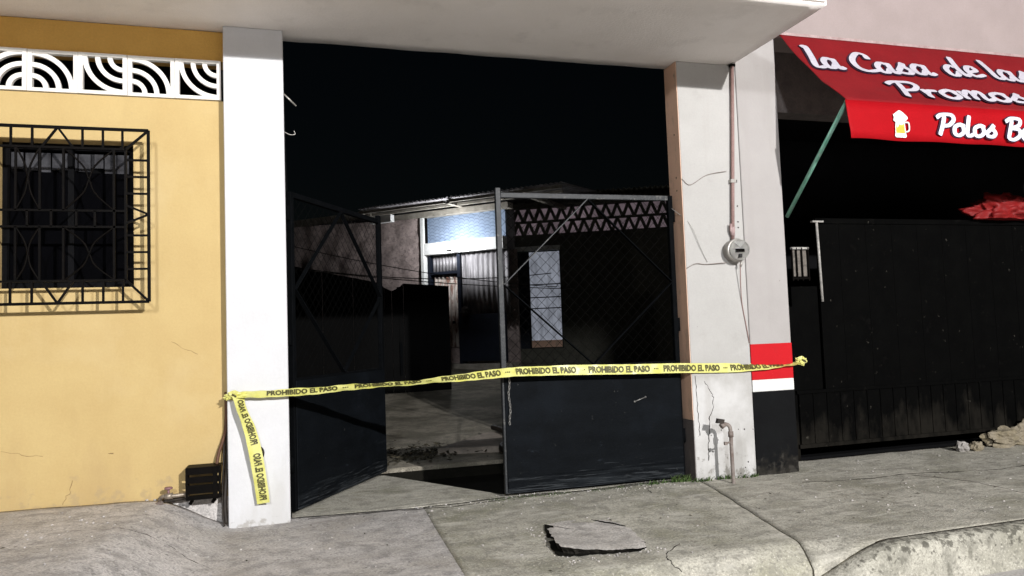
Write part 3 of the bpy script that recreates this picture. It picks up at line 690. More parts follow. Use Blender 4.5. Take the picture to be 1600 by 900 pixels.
def frame_at(s):
    s = max(0, min(arc[-1]-1e-6, s)); lo = 0; hi = len(arc)-1
    while hi-lo > 1:
        md = (lo+hi)//2
        if arc[md] <= s: lo = md
        else: hi = md
    f = (s-arc[lo])/(arc[hi]-arc[lo]); p = fine_[lo].lerp(fine_[hi], f); a = R(ang[lo]+(ang[hi]-ang[lo])*f+7*mnoise.noise(Vector((s*4.5, 0, 0)))+4*mnoise.noise(Vector((s*15, 3, 0))))
    t = (fine_[hi]-fine_[lo]).normalized(); up = Vector((0, 0, 1)); up = (up-t*up.dot(t)).normalized(); out = t.cross(up).normalized()
    if out.y > 0: out = -out
    wv = math.cos(a)*up+math.sin(a)*out*-1       # top edge leans away from the street
    nn = math.cos(a)*out+math.sin(a)*up
    return p, t, wv, nn
def ribbon(F, smax, Wd, nm, m_, parent, nv=5, n=420, wob=.0018):
    b = MB(); rows = []
    for i in range(n+1):
        s_ = smax*i/n; p, t, wv, nn = F(s_)
        rows.append([b.bm.verts.new(p+wv*((k/(nv-1)-.5)*Wd)+nn*(wob*math.sin(s_*23+k*1.3)+wob*.7*math.sin(s_*61-k*.9))) for k in range(nv)])
    for a, c_ in zip(rows, rows[1:]):
        for k in range(nv-1):
            f = b.bm.faces.new((a[k], c_[k], c_[k+1], a[k+1])); f.smooth = True
    return b.build(nm, m_, parent)
ribbon(frame_at, arc[-1], TW, 'strip', mTape, T)
def text_mesh(txt, size, bold=.022):
    cu_ = bpy.data.curves.new('lettering_source', 'FONT'); cu_.body = txt; cu_.size = size; cu_.offset = bold*size; cu_.resolution_u = 2
    o = bpy.data.objects.new('lettering_source', cu_); COL.objects.link(o); bpy.context.view_layer.update()
    me = bpy.data.meshes.new_from_object(o.evaluated_get(bpy.context.evaluated_depsgraph_get())); bpy.data.objects.remove(o); bpy.data.curves.remove(cu_)
    return me
tm = text_mesh('PROHIBIDO EL PASO', 1.0, .048)
tx = [v.co.x for v in tm.vertices]; ty = [v.co.y for v in tm.vertices]; tx0, tx1, ty0, ty1 = min(tx), max(tx), min(ty), max(ty)
def lay_text(F, s0, length, height, parent, off=.0038, mirror=False, vshift=0, cut=None):
    b = MB(); vs = []
    for v in tm.vertices:
        u = (v.co.x-tx0)/(tx1-tx0); q = (v.co.y-ty0)/(ty1-ty0)-.5
        p, t, wv, nn = F(s0+u*length)
        if mirror: q = -q
        vs.append(b.bm.verts.new(p+wv*(q*height+vshift)+nn*off))
    for pl in tm.polygons:
        try: b.bm.faces.new([vs[i] for i in pl.vertices])
        except ValueError: pass
    bmesh.ops.triangulate(b.bm, faces=b.bm.faces[:])
    return b.build('lettering', mInk, parent)
# repeats of the words along the tape: arc position where each begins
def s_at_x(x): return min(range(len(fine_)), key=lambda i: abs(fine_[i].x-x))
for x0_, x1_ in ((.215, .60), (.70, 1.09), (1.205, 1.58), (1.672, 2.065), (2.165, 2.585), (2.70, 3.105), (3.205, 3.625)):
    sa, sb = arc[s_at_x(x0_)], arc[s_at_x(x1_)]; lay_text(frame_at, sa, sb-sa, .044, T)
    ar = MB(); 
    for k in range(3):
        p, t, wv, nn = frame_at(sb+.028+.012*k); q = p+nn*.0025; ar.poly([q-wv*.004, q+t*.008-wv*.004, q+t*.008+wv*.004, q+wv*.004])
    ar.build('arrow_mark', mInk, T)
# knot at the left, tail end at the right
def crumple(c_, r, sd, nm, parent):
    b = blob(c_, r, sd, 3, .75, 5.5); return b.build(nm, mTape, parent)
crumple((.055, -.03, .735), (.045, .022, .022), 3.1, 'knot', T); crumple((.012, -.012, .726), (.028, .02, .016), 6.4, 'knot', T)
crumple((3.765, -.02, .760), (.036, .02, .030), 8.8, 'knot', T)
kn = MB(); kn.tube([(.03, -.052, .742), (.045, -.056, .735), (.05, -.054, .728)], .006, 5); kn.tube([(3.755, -.042, .770), (3.775, -.044, .762), (3.782, -.042, .752)], .006, 5); kn.build('ink_smudge', mInk, T)
# hanging tail in front of the column, seen from its back so that the words run mirrored
tail = [(.060, -.040, .735, 30), (.079, -.055, .655, 46), (.120, -.06, .546, 30), (.150, -.06, .403, 10), (.171, -.055, .26, -8), (.186, -.05, .135, -14)]
tf = spline([(a, b, c_) for a, b, c_, d in tail], 12); ta = [v.x for v in spline([(d, 0, 0) for a, b, c_, d in tail], 12)]
tarc = [0]
for a, b in zip(tf, tf[1:]): tarc.append(tarc[-1]+(b-a).length)
def tail_at(s):
    s = max(0, min(tarc[-1]-1e-6, s)); i = max(k for k in range(len(tarc)-1) if tarc[k] <= s); f = (s-tarc[i])/(tarc[i+1]-tarc[i])
    p = tf[i].lerp(tf[i+1], f); t = (tf[i+1]-tf[i]).normalized(); a = R(ta[i]+(ta[i+1]-ta[i])*f)
    wv = Vector((math.cos(a), math.sin(a), 0)); wv = (wv-t*wv.dot(t)).normalized(); nn = t.cross(wv).normalized()
    if nn.y > 0: nn = -nn
    return p, t, wv, nn
tail_o = ribbon(tail_at, tarc[-1], .070, 'tail', mTape, T, n=90, wob=.0016)
def tail_rev(s):
    p, t, wv, nn = tail_at(tarc[-1]-s); return p, -t, wv, nn
lay_text(tail_rev, .02, .26, .042, tail_o, mirror=False, vshift=.004); lay_text(tail_rev, .33, .26, .042, tail_o, mirror=False, vshift=.004)
# black ring on the column behind the tail
rg = MB(); q = [(.163+.026*math.cos(k*math.pi/12), -.006, .405+.034*math.sin(k*math.pi/12)) for k in range(25)]; rg.tube(q, .0055, 6, cap=False)
tag(rg.build('ring', mRubber), 'small black ring on the white column behind the hanging tape end', 'ring')

# ------------------------------------------------------------------ meter, conduit, pipes
EM = thing('electric_meter', 'round glass electric meter on the chipped white column', 'meter', (3.27, 0, 1.53))
mc = (3.27, 0, 1.535)
b = MB(); b.lathe([(.070, 0), (.074, -.004), (.074, -.050), (.080, -.054), (.080, -.068), (.074, -.072), (.06, -.072)], mc, 'y', 32); b.build('socket', mSteel, EM)
b = MB(); b.lathe([(.058, -.0725), (.058, -.079)], mc, 'y', 28); b.build('face', mGauge, EM)
b = MB(); b.box(3.245, 3.297, -.092, -.080, 1.520, 1.540); b.build('register', mIron, EM)
b = MB(); b.prism([(3.232, -.083, 1.582), (3.308, -.083, 1.582), (3.272, -.083, 1.548)], (0, -.003, 0)); b.build('name_plate', mYardWhite, EM)
b = MB(); b.box(3.262, 3.282, -.090, -.081, 1.492, 1.510); b.build('dial', mFrame, EM)
b = MB(); b.lathe([(.070, -.0725), (.069, -.105), (.058, -.122), (.03, -.130), (.001, -.131)], mc, 'y', 28); b.build('dome', mClear, EM)
b = MB(); b.tube([(3.30, -.05, 1.462), (3.305, -.052, 1.44), (3.30, -.045, 1.425)], .008, 7); b.build('seal', mSteel, EM)
CD = thing('conduit', 'brown conduit pipe running down the column from the slab to the meter', 'pipe', (3.29, -.02, 1.6))
b = MB(); b.tube([(3.338, -.020, 2.846), (3.315, -.020, 2.4), (3.285, -.020, 1.9), (3.268, -.020, 1.605)], .0125, 10); b.build('pipe', mConduit, CD)
b = MB(); b.tube([(3.272, -.020, 1.70), (3.269, -.020, 1.64)], .0165, 10); b.tube([(3.255, -.028, 1.72), (3.252, -.03, 1.68), (3.258, -.026, 1.655)], .010, 7); b.build('coupling', mRail, CD)
b = MB(); b.lathe([(.020, 2.832), (.024, 2.842), (.020, 2.8465)], (3.338, -.020, 0), 'z', 12); b.build('collar', mIron, CD)
for z in (2.02,):
    b = MB(); b.box(3.272, 3.312, -.034, -.001, z-.012, z+.012); b.build('clamp', mSteel, CD)
def wire(pts, r, label, m_=mRust, nm='wire'):
    b = MB(); b.tube(spline(pts, 8), r, 6); return tag(b.build(nm, m_), label, 'wire')
wire([(2.908, -.004, 2.03), (2.97, -.006, 1.99), (3.10, -.006, 2.06), (3.25, -.012, 2.09)], .0022, 'thin wire from the tan edge of the right column up to the conduit')
wire([(2.86, .07, 1.84), (2.95, -.008, 1.72), (3.02, -.010, 1.56), (3.07, -.006, 1.46)], .0018, 'slack thin wire slanting down the right column from the gate top', mSteel)
wire([(2.912, -.005, 1.42), (2.98, -.008, 1.45), (3.06, -.008, 1.445), (3.21, -.02, 1.455)], .0026, 'short wire running level to the meter')
wire([(3.296, -.05, 1.44), (3.32, -.008, 1.2), (3.35, -.006, 1.0), (3.365, -.005, .90)], .0032, 'thin brown wire dropping from the meter down the column joint', mConduit)
WP = thing('water_pipe', 'rusty water riser pipe bent over with a valve before the right column', 'pipe', (3.05, -.16, 0))
b = MB(); b.tube(spline([(3.085, -.16, -.02), (3.083, -.16, .20), (3.083, -.16, .33), (3.078, -.155, .37), (3.05, -.15, .385), (3.025, -.15, .372)], 8), .0125, 10); b.build('riser', mRust, WP)
b = MB(); b.tube([(3.083, -.16, .30), (3.083, -.16, .335)], .018, 10); b.tube([(3.045, -.15, .385), (3.02, -.15, .37)], .019, 10); b.build('fitting', mRust, WP)
b = MB(); b.tube([(3.083, -.16, .27), (3.045, -.165, .262)], .006, 7); b.box(3.028, 3.048, -.172, -.158, .252, .272); b.build('tap', mRust, WP)
b = MB(); b.hexa([(2.985, -.165, .395), (3.035, -.165, .39), (3.035, -.14, .39), (2.985, -.14, .395), (2.995, -.16, .425), (3.045, -.16, .415), (3.045, -.14, .415), (2.995, -.14, .425)]); b.build('valve_cap', mRubber, WP)

# gas regulator cage by the left column
MC = thing('meter_cage', 'small black iron cage on the plinth between yellow wall and white column', 'meter cage', (-.12, .02, .18))
def mcb(nm, a): b = MB(); b.box(*a); b.build(nm, mIron, MC)
X0, X1, ZB, ZT, YF, YB = -.214, -.035, .188, .352, -.03, .085
for z0_, z1_ in ((.188, .205), (.216, .262), (.272, .306), (.318, .352)): mcb('slat', (X0, X1, YF, YF+.004, z0_, z1_))
mcb('slat', (X0+.002, X1, YF-.004, YB, .352, .357)); mcb('slat', (X0+.002, X1, YF-.004, YB, .183, .188))
for x in (X0, X1-.012): mcb('upright', (x, x+.012, YF-.005, YF+.006, .186, .354))
mcb('upright', (X1-.04, X1-.016, YF-.006, YF-.001, .19, .35))
for z in (.20, .268, .335): mcb('side_bar', (X0, X0+.006, YF+.007, YB, z-.006, z+.006))
mcb('upright', (X0, X0+.006, YB-.012, YB, .19, .35))
b = MB(); b.bar((X0+.003, YF, .34), (X0+.003, YB, .27), .008); b.bar((X0+.003, YF, .27), (X0+.003, YB, .20), .008); b.build('side_bar', mIron, MC)
for x in (-.19, -.075):
    b = MB(); b.tube([(x, .03, .183), (x, .035, .165), (x-.01, .04, .150)], .010, 7); b.build('foot', mIron, MC)
FV = thing('stopcock', 'small brass stopcock with round handle on the wall foot beside the black cage', 'tap', (-.29, .03, .17))
b = MB(); b.tube(spline([(-.355, .06, .16), (-.352, .04, .19), (-.335, .02, .208), (-.30, .015, .208), (-.25, .015, .208), (-.205, .02, .212)], 6), .011, 10); b.build('pipe', mBrass, FV)
b = MB(); b.tube([(-.325, .015, .208), (-.285, .015, .208)], .017, 10); b.build('body', mBrass, FV)
b = MB(); b.tube([(-.225, .016, .209), (-.205, .018, .211)], .017, 8); b.build('coupling', mBrass, FV)
b = MB(); b.tube([(-.305, .015, .215), (-.305, .012, .245)], .006, 8); b.build('stem', mHandle, FV)
b = MB(); b.lathe([(.004, .243), (.020, .246), (.022, .252), (.018, .257), (.004, .257)], (-.305, .012, 0), 'z', 14); b.build('handle', mHandle, FV)
b = MB(); b.tube(spline([(-.372, .05, .155), (-.36, .03, .165), (-.34, .02, .17)], 5), .016, 8); b.build('elbow', mRust, FV)
b = MB(); b.tube(spline([(-.335, .045, .178), (-.27, .05, .180), (-.20, .045, .185), (-.10, .04, .18)], 6), .010, 8); tag(b.build('hose', mRubber), 'dark hose lying from the stopcock under the black cage', 'hose')
for k, (pts, lb) in enumerate((([(-.012, .085, .75), (-.013, .085, .62), (-.02, .075, .52), (-.05, .06, .42), (-.062, .04, .355)], 'brown cable curving off the wall corner down to the black cage'),
        ([(-.010, .088, .55), (-.008, .07, .45), (-.012, .05, .30), (-.020, .02, .15), (-.012, .0, .03)], 'thick black cable hanging down in the corner beside the white column'),
        ([(-.024, .08, .50), (-.028, .06, .35), (-.034, .04, .20), (-.030, .01, .08), (-.022, -.005, .02)], 'thin black cable looping down behind the cage to the pavement'))):
    b = MB(); b.tube(spline(pts, 8), (.009, .010, .005)[k], 8); tag(b.build('cable', (mBrown, mRubber, mRubber)[k]), lb, 'cable', 'cables in the corner by the white column')

# rod and hook inside the left column
b = MB(); b.tube([(.33, .10, 2.50), (.40, .13, 2.44)], .005, 7); tag(b.build('rod', mSteel), 'short pale rod sticking out of the inner side of the left column', 'rod')
b = MB(); b.tube(spline([(.33, .1, 2.27), (.36, .1, 2.255), (.39, .1, 2.258), (.385, .1, 2.28)], 6), .0028, 6); tag(b.build('hook', mSteel), 'little wire hook on the inner side of the left column', 'hook')

# ------------------------------------------------------------------ street lamp across the road, the light of the photograph
SLm = thing('street_lamp', 'street lamp on a steel post across the road, lighting the house fronts', 'street lamp', (4.35, -12.9, -.18))
b = MB(); b.tube([(4.35, -12.9, -.18), (4.35, -12.9, 2.5), (4.35, -12.9, 4.9)], [.07, .055, .045], 12); b.build('post', mSteel, SLm)
b = MB(); b.tube(spline([(4.35, -12.9, 4.85), (4.35, -12.7, 5.08), (4.35, -12.3, 5.13), (4.35, -12.1, 5.12)], 6), .025, 10); b.build('arm', mSteel, SLm)
b = MB(); b.lathe([(.02, 5.17), (.10, 5.15), (.17, 5.09), (.175, 5.07)], (4.35, -12, 0), 'z', 20); b.build('lamp_shade', mSteel, SLm)
b = MB(); b.lathe([(.001, 4.985), (.05, 4.99), (.07, 5.03), (.05, 5.07)], (4.35, -12, 0), 'z', 16); b.build('bulb', mLamp, SLm)
def street_light(root, watts, aim, col, size=.07):
    ll = bpy.data.lights.new('street_light', 'SPOT'); ll.energy = watts; ll.shadow_soft_size = size; ll.color = col; ll.spot_size = R(165); ll.spot_blend = .3
    lo_ = bpy.data.objects.new('street_light', ll); COL.objects.link(lo_); lo_.parent = root; lo_.location = (0, .9, 5.10)
    lo_.rotation_euler = Vector(aim).to_track_quat('-Z', 'Y').to_euler()
SLm['group'] = 'street lamps along the far kerb'
street_light(SLm, STREET, (-.1, 1, -.55), (1, .98, .965))
SL2 = SLm.copy(); COL.objects.link(SL2); SL2.location = (-1.6, -12.9, -.18)  # second lamp, unseen, added as fill light
SL2['label'] = 'weaker fill lamp added across the road, left of the street lamp'
for ch in list(SLm.children):
    if ch.type == 'MESH': c_ = ch.copy(); COL.objects.link(c_); c_.parent = SL2
street_light(SL2, STREET*.36, (.2, 1, -.5), (.93, .96, 1), .35)

# ------------------------------------------------------------------ broken lid, gravel, weeds
LD_ = thing('broken_slab', 'broken piece of concrete lid lying proud of the driveway', 'concrete slab', (1.78, -.95, 0))
outl = [(1.632, -.640), (1.600, -.78), (1.560, -.93), (1.535, -1.06), (1.528, -1.15), (1.56, -1.195), (1.63, -1.215), (1.68, -1.222), (1.73, -1.24), (1.79, -1.255), (1.855, -1.262), (1.915, -1.24), (1.945, -1.18), (1.955, -1.12), (1.985, -.98), (2.005, -.86), (1.985, -.74), (1.95, -.655), (1.86, -.60), (1.75, -.595)]
dens = []
for i, p in enumerate(outl):
    q = outl[(i+1) % len(outl)]
    for k in range(4):
        t = k/4; dens.append((p[0]+(q[0]-p[0])*t+random.uniform(-.006, .006), p[1]+(q[1]-p[1])*t+random.uniform(-.006, .006)))
def lid_z(x, y): return .005+.021*sm(-.70, -1.22, y)*(1-.6*sm(1.65, 1.95, x))+.014*sm(1.66, 1.54, x)*sm(-.62, -.8, y)
lb = MB(); bm = lb.bm; n = len(dens); cxm, cym = 1.77, -.93
rings = []
for f in (1, .93, .8, .6, .35):
    rings.append([bm.verts.new((cxm+(x-cxm)*f, cym+(y-cym)*f, lid_z(cxm+(x-cxm)*f, cym+(y-cym)*f)+.004*mnoise.noise(Vector((x*9*f, y*9*f, 0)))-(.004 if f == 1 else 0))) for x, y in dens])
ctr = bm.verts.new((cxm, cym, lid_z(cxm, cym)))
for a, b in zip(rings, rings[1:]):
    for k in range(n): f = bm.faces.new((a[k], a[(k+1) % n], b[(k+1) % n], b[k])); f.smooth = True
for k in range(n): bm.faces.new((rings[-1][k], rings[-1][(k+1) % n], ctr))
lb.build('top', mLid, LD_)
lb = MB(); bm = lb.bm
top = [bm.verts.new((x+(cxm-x)*.006, y+(cym-y)*.006, lid_z(x, y)-.006)) for x, y in dens]
mid = [bm.verts.new((x+(cxm-x)*random.uniform(.03, .09), y+(cym-y)*random.uniform(.03, .09), lid_z(x, y)*.5-.01)) for x, y in dens]
bot = [bm.verts.new((x+(cxm-x)*.12, y+(cym-y)*.12, -.04)) for x, y in dens]
for a, b in ((top, mid), (mid, bot)):
    for k in range(n): bm.faces.new((a[k], b[k], b[(k+1) % n], a[(k+1) % n]))
lb.build('broken_edge', mHole, LD_)  # broken edge coloured dark for the shade under the raised lid
# dark sheet, painting the shade of the gap along the left and lower edge, where the lid has broken away
gp = MB(); gpts = [(x-.022*sm(1.75, 1.55, x), y-.004*sm(-.9, -1.15, y)) for x, y in dens if (x < 1.645 and y < -.62) or y < -1.13]
gpts.sort(key=lambda p: math.atan2(p[1]-cym, p[0]-cxm))
inner = [(cxm+(x-cxm)*.8, cym+(y-cym)*.8) for x, y in gpts]
o_ = [gp.bm.verts.new((x+random.uniform(-.006, .006), y+random.uniform(-.006, .006), hump(x, y)+drive(x, y)+.006)) for x, y in gpts]; i_ = [gp.bm.verts.new((x, y, hump(x, y)+drive(x, y)+.006)) for x, y in inner]
for k in range(len(gpts)-1): gp.bm.faces.new((o_[k], o_[k+1], i_[k+1], i_[k]))
gp.build('gap', mSoilShade, LD_)
cr = MB(); q = [(1.885+.015*k+random.uniform(-.004, .004), -.66-.028*k, lid_z(1.885+.015*k, -.66-.028*k)+.002) for k in range(8)]; cr.tube(q, [.002+.004*math.sin(math.pi*k/7) for k in range(8)], 5); cr.build('crack', mSoilShade, LD_)

gv = MB()
for k in range(600):
    if k >= 520: x, y = random.choice(((random.uniform(1.5, 2.0), -1.27+random.gauss(0, .025)), (1.545+random.gauss(0, .03), random.uniform(-1.2, -.65))))
    elif k < 230: x, y = random.uniform(1.0, 2.9), random.gauss(.02, .12)
    elif k < 330: x, y = random.uniform(.4, 4.2), random.uniform(-1.5, .05)
    elif k < 430: x, y = random.uniform(3.3, 6.3), random.uniform(-1.4, .22)
    else: x, y = random.uniform(-1, .3), random.uniform(-1.2, -.05)
    if y > .16 and x < 3: continue
    r = random.uniform(.002, .007); z = hump(x, y)+drive(x, y)
    m4 = Matrix.Translation((x, y, z+r*.3)) @ Matrix.Rotation(random.random()*6, 4, 'Z') @ Matrix.Diagonal((r*random.uniform(.8, 1.7), r, r*.6, 1))
    bmesh.ops.create_icosphere(gv.bm, subdivisions=1, radius=1, matrix=m4)
gv.build('gravel', mPaveL, kind='stuff')
def gcrack(pts, r, nm='pavement_crack'):
    m2 = MB(); q = []; P = [Vector((x, y, 0)) for x, y in pts]
    for a, b in zip(P, P[1:]):
        for k in range(8):
            p = a.lerp(b, k/8); x, y = p.x+random.uniform(-.008, .008), p.y+random.uniform(-.008, .008); q.append((x, y, hump(x, y)+drive(x, y)-.0005))
    m2.tube(q, [r*random.uniform(.4, 1.2) for _ in q], 4); m2.build(nm, mHole, kind='structure')
gcrack([(2.10, -1.22), (1.98, -1.33), (1.93, -1.40), (1.96, -1.50)], .003)
gcrack([(2.62, .06), (2.50, -.10), (2.47, -.22)], .003)
gcrack([(3.5, -.30), (3.9, -.42), (4.3, -.38), (4.9, -.52), (5.6, -.48)], .004)
gcrack([(4.25, -.40), (4.4, -.75), (4.38, -1.1), (4.6, -1.5)], .003)
gcrack([(.0, -.75), (-.2, -.55), (-.5, -.52)], .0025)
gcrack([(.42, .03), (.9, .05), (1.3, .02), (1.9, .06), (2.6, .05)], .004)
db = MB()
for k in range(150):
    x, y = random.uniform(-1, 5.5), random.uniform(-1.45, .05)
    r = random.uniform(.004, .013)*(1.4 if k % 12 == 0 else 1); an = random.random()*6.28; z = hump(x, y)+drive(x, y)+.003; c_, s_ = math.cos(an), math.sin(an)
    db.poly([(x-r*c_, y-r*s_, z), (x+.35*r*s_, y-.35*r*c_, z+.3*r), (x+r*c_, y+r*s_, z+.002), (x-.35*r*s_, y+.35*r*c_, z+.1*r)])
db.build('dead_leaf_bits', mLitter, kind='stuff')
def weed(x, y, n, h, lb, seed):
    random.seed(seed); b = MB()
    for k in range(n):
        a = random.random()*6.28; L = h*random.uniform(.5, 1.1); bx, by = x+random.uniform(-.07, .07)*(1 if n > 30 else .5), y+random.uniform(-.012, .012)
        z0 = hump(bx, by)-.004; wd = random.uniform(.003, .006); ox, oy = -math.sin(a)*wd, math.cos(a)*wd; pr = None
        for t in (0, .4, .75, 1):
            px, py, pz = bx+math.cos(a)*L*.6*t*t, by+math.sin(a)*L*.35*t*t-.01*t, z0+L*t*(1-.35*t); s_ = 1-.8*t
            cur = (b.bm.verts.new((px-ox*s_, py-oy*s_, pz)), b.bm.verts.new((px+ox*s_, py+oy*s_, pz)))
            if pr: b.bm.faces.new((pr[0], pr[1], cur[1], cur[0]))
            pr = cur
    tag(b.build('weed', mLeaf), lb, 'weed', 'weeds along the foot of the gate and columns')
weed(2.80, .02, 70, .075, 'tuft of weeds at the bottom right corner of the gate leaf', 1)
weed(2.64, .03, 40, .045, 'thin weed sprouts just under the right gate leaf', 2)
weed(2.93, -.02, 36, .05, 'weeds at the left corner of the chipped column foot', 3)
weed(3.12, -.02, 44, .05, 'weeds round the foot of the rusty riser pipe', 4)
weed(3.29, -.015, 36, .045, 'small weeds at the right end of the column foot', 5)
ms = MB()
for k in range(900):
    x = random.uniform(1.5, 2.9); y = .055+random.gauss(0, .016)-.03*(random.random() < .3); z = hump(x, y)
    if mnoise.noise(Vector((x*5, 0, 0))) < -.15: continue
    L = random.uniform(.003, .011); a = random.random()*6.28; dx, dy = math.cos(a)*L*.7, math.sin(a)*L*.7
    ms.poly([(x-dy*.3, y+dx*.3, z), (x+dy*.3, y-dx*.3, z), (x+dx, y+dy, z+L)])
ms.build('moss', mLeaf, kind='stuff')
random.seed(5)

# ------------------------------------------------------------------ yard house at the back
YH = thing('yard_house', 'lit house at the back of the yard with corrugated roof and pale blue transom', 'house', (3.487, 9.5, 0), math.atan2(-.68, .73))
def yb(nm, a, m_, bev=0, parent=YH): b = MB(); b.box(*a); return b.build(nm, m_, parent, local=True, bevel=bev)
# rough wall at the left
b = MB(); bm = b.bm; VV = {}; nx, nz_ = 90, 60
for i in range(nx+1):
    for j in range(nz_+1):
        s_ = -6.0+(6.0-.87)*i/nx; z = .0+3.36*j/nz_
        VV[i, j] = bm.verts.new((s_, .26*(s_+.87)+.035*mnoise.noise(Vector((s_*4, z*4, 0)))+.02*mnoise.noise(Vector((s_*11, z*11, 0))), z))
for i in range(nx):
    for j in range(nz_): f = bm.faces.new((VV[i, j], VV[i+1, j], VV[i+1, j+1], VV[i, j+1])); f.smooth = True
b.build('rough_wall', mRough, YH, local=True)
yb('corner_post', (-.865, -.795, -.06, .10, 0, 3.36), mYardWhite, .004)
yb('transom_wall', (-.79, .95, .10, .16, 2.84, 3.40), mYardBlue)
yb('beam', (-.79, .96, -.05, .12, 2.615, 2.845), mYardWhite, .004)
yb('header', (-2.2, 1.1, -.08, .14, 3.365, 3.47), mRoofEdge)
# wire netting over the transom
b = MB(); hx = .075
for r_i in range(8):
    for c_i in range(14):
        cx_, cz_ = -.76+c_i*hx*1.5, 2.87+r_i*hx*.9+(c_i % 2)*hx*.45
        if cz_ > 3.34 or cx_ > .9: continue
        q = [(cx_+hx*.5*math.cos(k*math.pi/3)*1.5, .04, cz_+hx*.52*math.sin(k*math.pi/3)) for k in range(4)]
        b.tube(q, .003, 3, cap=False)
b.build('wire_netting', mWire, YH, local=True, kind='stuff')
yb('transom_frame', (-.79, -.765, .0, .05, 2.85, 3.36), mIron)
# door bay
yb('back_panel', (-.79, 1.1, .22, .26, .3, 2.61), mRough)
def corrug(s0, s1, z0, z1, y, pitch, amp, m_, nm, parent=YH):
    b = MB(); bm = b.bm; n = max(8, int((s1-s0)/pitch*8)); V0 = []
    for i in range(n+1):
        s_ = s0+(s1-s0)*i/n; yy = y+amp*math.sin(2*math.pi*s_/pitch); V0.append((bm.verts.new((s_, yy, z0)), bm.verts.new((s_, yy, z1))))
    for a, c_ in zip(V0, V0[1:]): f = bm.faces.new((a[0], c_[0], c_[1], a[1])); f.smooth = True
    o = b.build(nm, m_, parent, local=True); o.modifiers.new('solid', 'SOLIDIFY').thickness = .004; return o
yb('door_frame', (-.775, -.725, .05, .20, .3, 2.60), mNavy); yb('door_frame', (-.725, -.10, .05, .20, 2.225, 2.275), mNavy); yb('door_frame', (-.10, -.03, .03, .20, .3, 2.60), mNavy)
corrug(-.72, -.10, 2.28, 2.60, .14, .075, .012, mCorr, 'over_door_sheet')
D = corrug(-.67, -.12, .80, 2.20, .12, .09, .016, mCorrRust, 'door')
yb('bolt', (-.28, -.22, .10, .13, 1.25, 1.30), mIron, parent=D)
corrug(-.02, 1.0, 1.40, 2.60, .10, .11, .015, mCorr, 'side_sheet')
hg = yb('half_gate', (-.08, .95, .0, .03, .52, 1.41), mNavy)
yb('sill', (-.40, 1.1, -.12, .2, .36, .475), mRoofEdge)
b = blob((.07, -.02, 1.47), (.09, .05, .09), 3, 3, .5, 4); b.build('wire_tangle', mRubber, YH, local=True)
# roof: corrugated sheet, rafters, fascia
RF = thing('sheet_roof', 'corrugated metal roof jutting over the lit door bay', 'roof', (3.487, 9.5, 0), math.atan2(-.68, .73))
b = MB(); bm = b.bm; V0 = []; n = 330
for i in range(n+1):
    s_ = -1.95+4.4*i/n; d_ = .016*math.sin(2*math.pi*s_/.095); lift = .0
    V0.append((bm.verts.new((s_, -.62, 3.585+d_)), bm.verts.new((s_, 2.5, 3.80+d_))))
for a, c_ in zip(V0, V0[1:]): f = bm.faces.new((a[0], c_[0], c_[1], a[1])); f.smooth = True
o = b.build('sheet', mCorr, RF, local=True); o.modifiers.new('solid', 'SOLIDIFY').thickness = .004
def rb_(nm, a, m_): b = MB(); b.box(*a); b.build(nm, m_, RF, local=True)
rb_('fascia', (-1.95, .05, -.60, -.56, 3.48, 3.535), mRoofEdge); rb_('fascia', (.14, 2.4, -.60, -.56, 3.49, 3.545), mRoofEdge)
for s_ in (-1.9, .10, 1.6): rb_('rafter', (s_-.04, s_+.04, -.56, 1.5, 3.47, 3.55), mRoofEdge)
rb_('purlin', (-1.9, 2.3, -.30, -.24, 3.475, 3.52), mRoofEdge)
rb_('gutter_block', (-1.75, -1.25, -.5, -.38, 3.28, 3.42), mYardWhite)
# second, broken roof over the rough wall
RG = thing('sheet_roof', 'low broken corrugated roof over the rough grey wall', 'roof', (3.487, 9.5, 0), math.atan2(-.68, .73))
b = MB(); bm = b.bm; V0 = []; n = 150
for i in range(n+1):
    s_ = -4.6+2.7*i/n; d_ = .02*math.sin(2*math.pi*s_/.11); V0.append((bm.verts.new((s_, -.25, 3.42+d_)), bm.verts.new((s_, 2.0, 3.62+d_))))
for a, c_ in zip(V0, V0[1:]): f = bm.faces.new((a[0], c_[0], c_[1], a[1])); f.smooth = True
o = b.build('sheet', mCorr, RG, local=True); o.modifiers.new('solid', 'SOLIDIFY').thickness = .004
b = MB(); b.box(-4.4, -1.95, -.22, -.15, 3.45, 3.60); b.build('fascia', mRoofEdge, RG, local=True)
# lamp on the beam
LP = thing('wall_lamp', 'bright white lamp fixed on the beam over the yard door', 'lamp', (3.487, 9.5, 2.7), math.atan2(-.68, .73))
b = MB(); b.tube([(.05, -.051, -.06), (.05, -.25, -.10), (.05, -.50, -.10)], .011, 8); b.build('arm', mYardWhite, LP, local=True)
b = MB(); b.lathe([(.03, -.115), (.05, -.105), (.052, -.085), (.045, -.08)], (.05, -.50, 0), 'z', 20); b.build('fitting', mYardWhite, LP, local=True)
b = MB(); b.lathe([(.035, -.079), (.058, -.05), (.062, -.02), (.045, .01), (.001, .02)], (.05, -.50, 0), 'z', 20); b.build('bulb', mLamp, LP, local=True)
pl = bpy.data.lights.new('lamp_light', 'POINT'); pl.energy = 72; pl.shadow_soft_size = .045; pl.color = (.93, .96, 1)
po = bpy.data.objects.new('lamp_light', pl); COL.objects.link(po); po.parent = LP; po.location = (.05, -.50, .075)

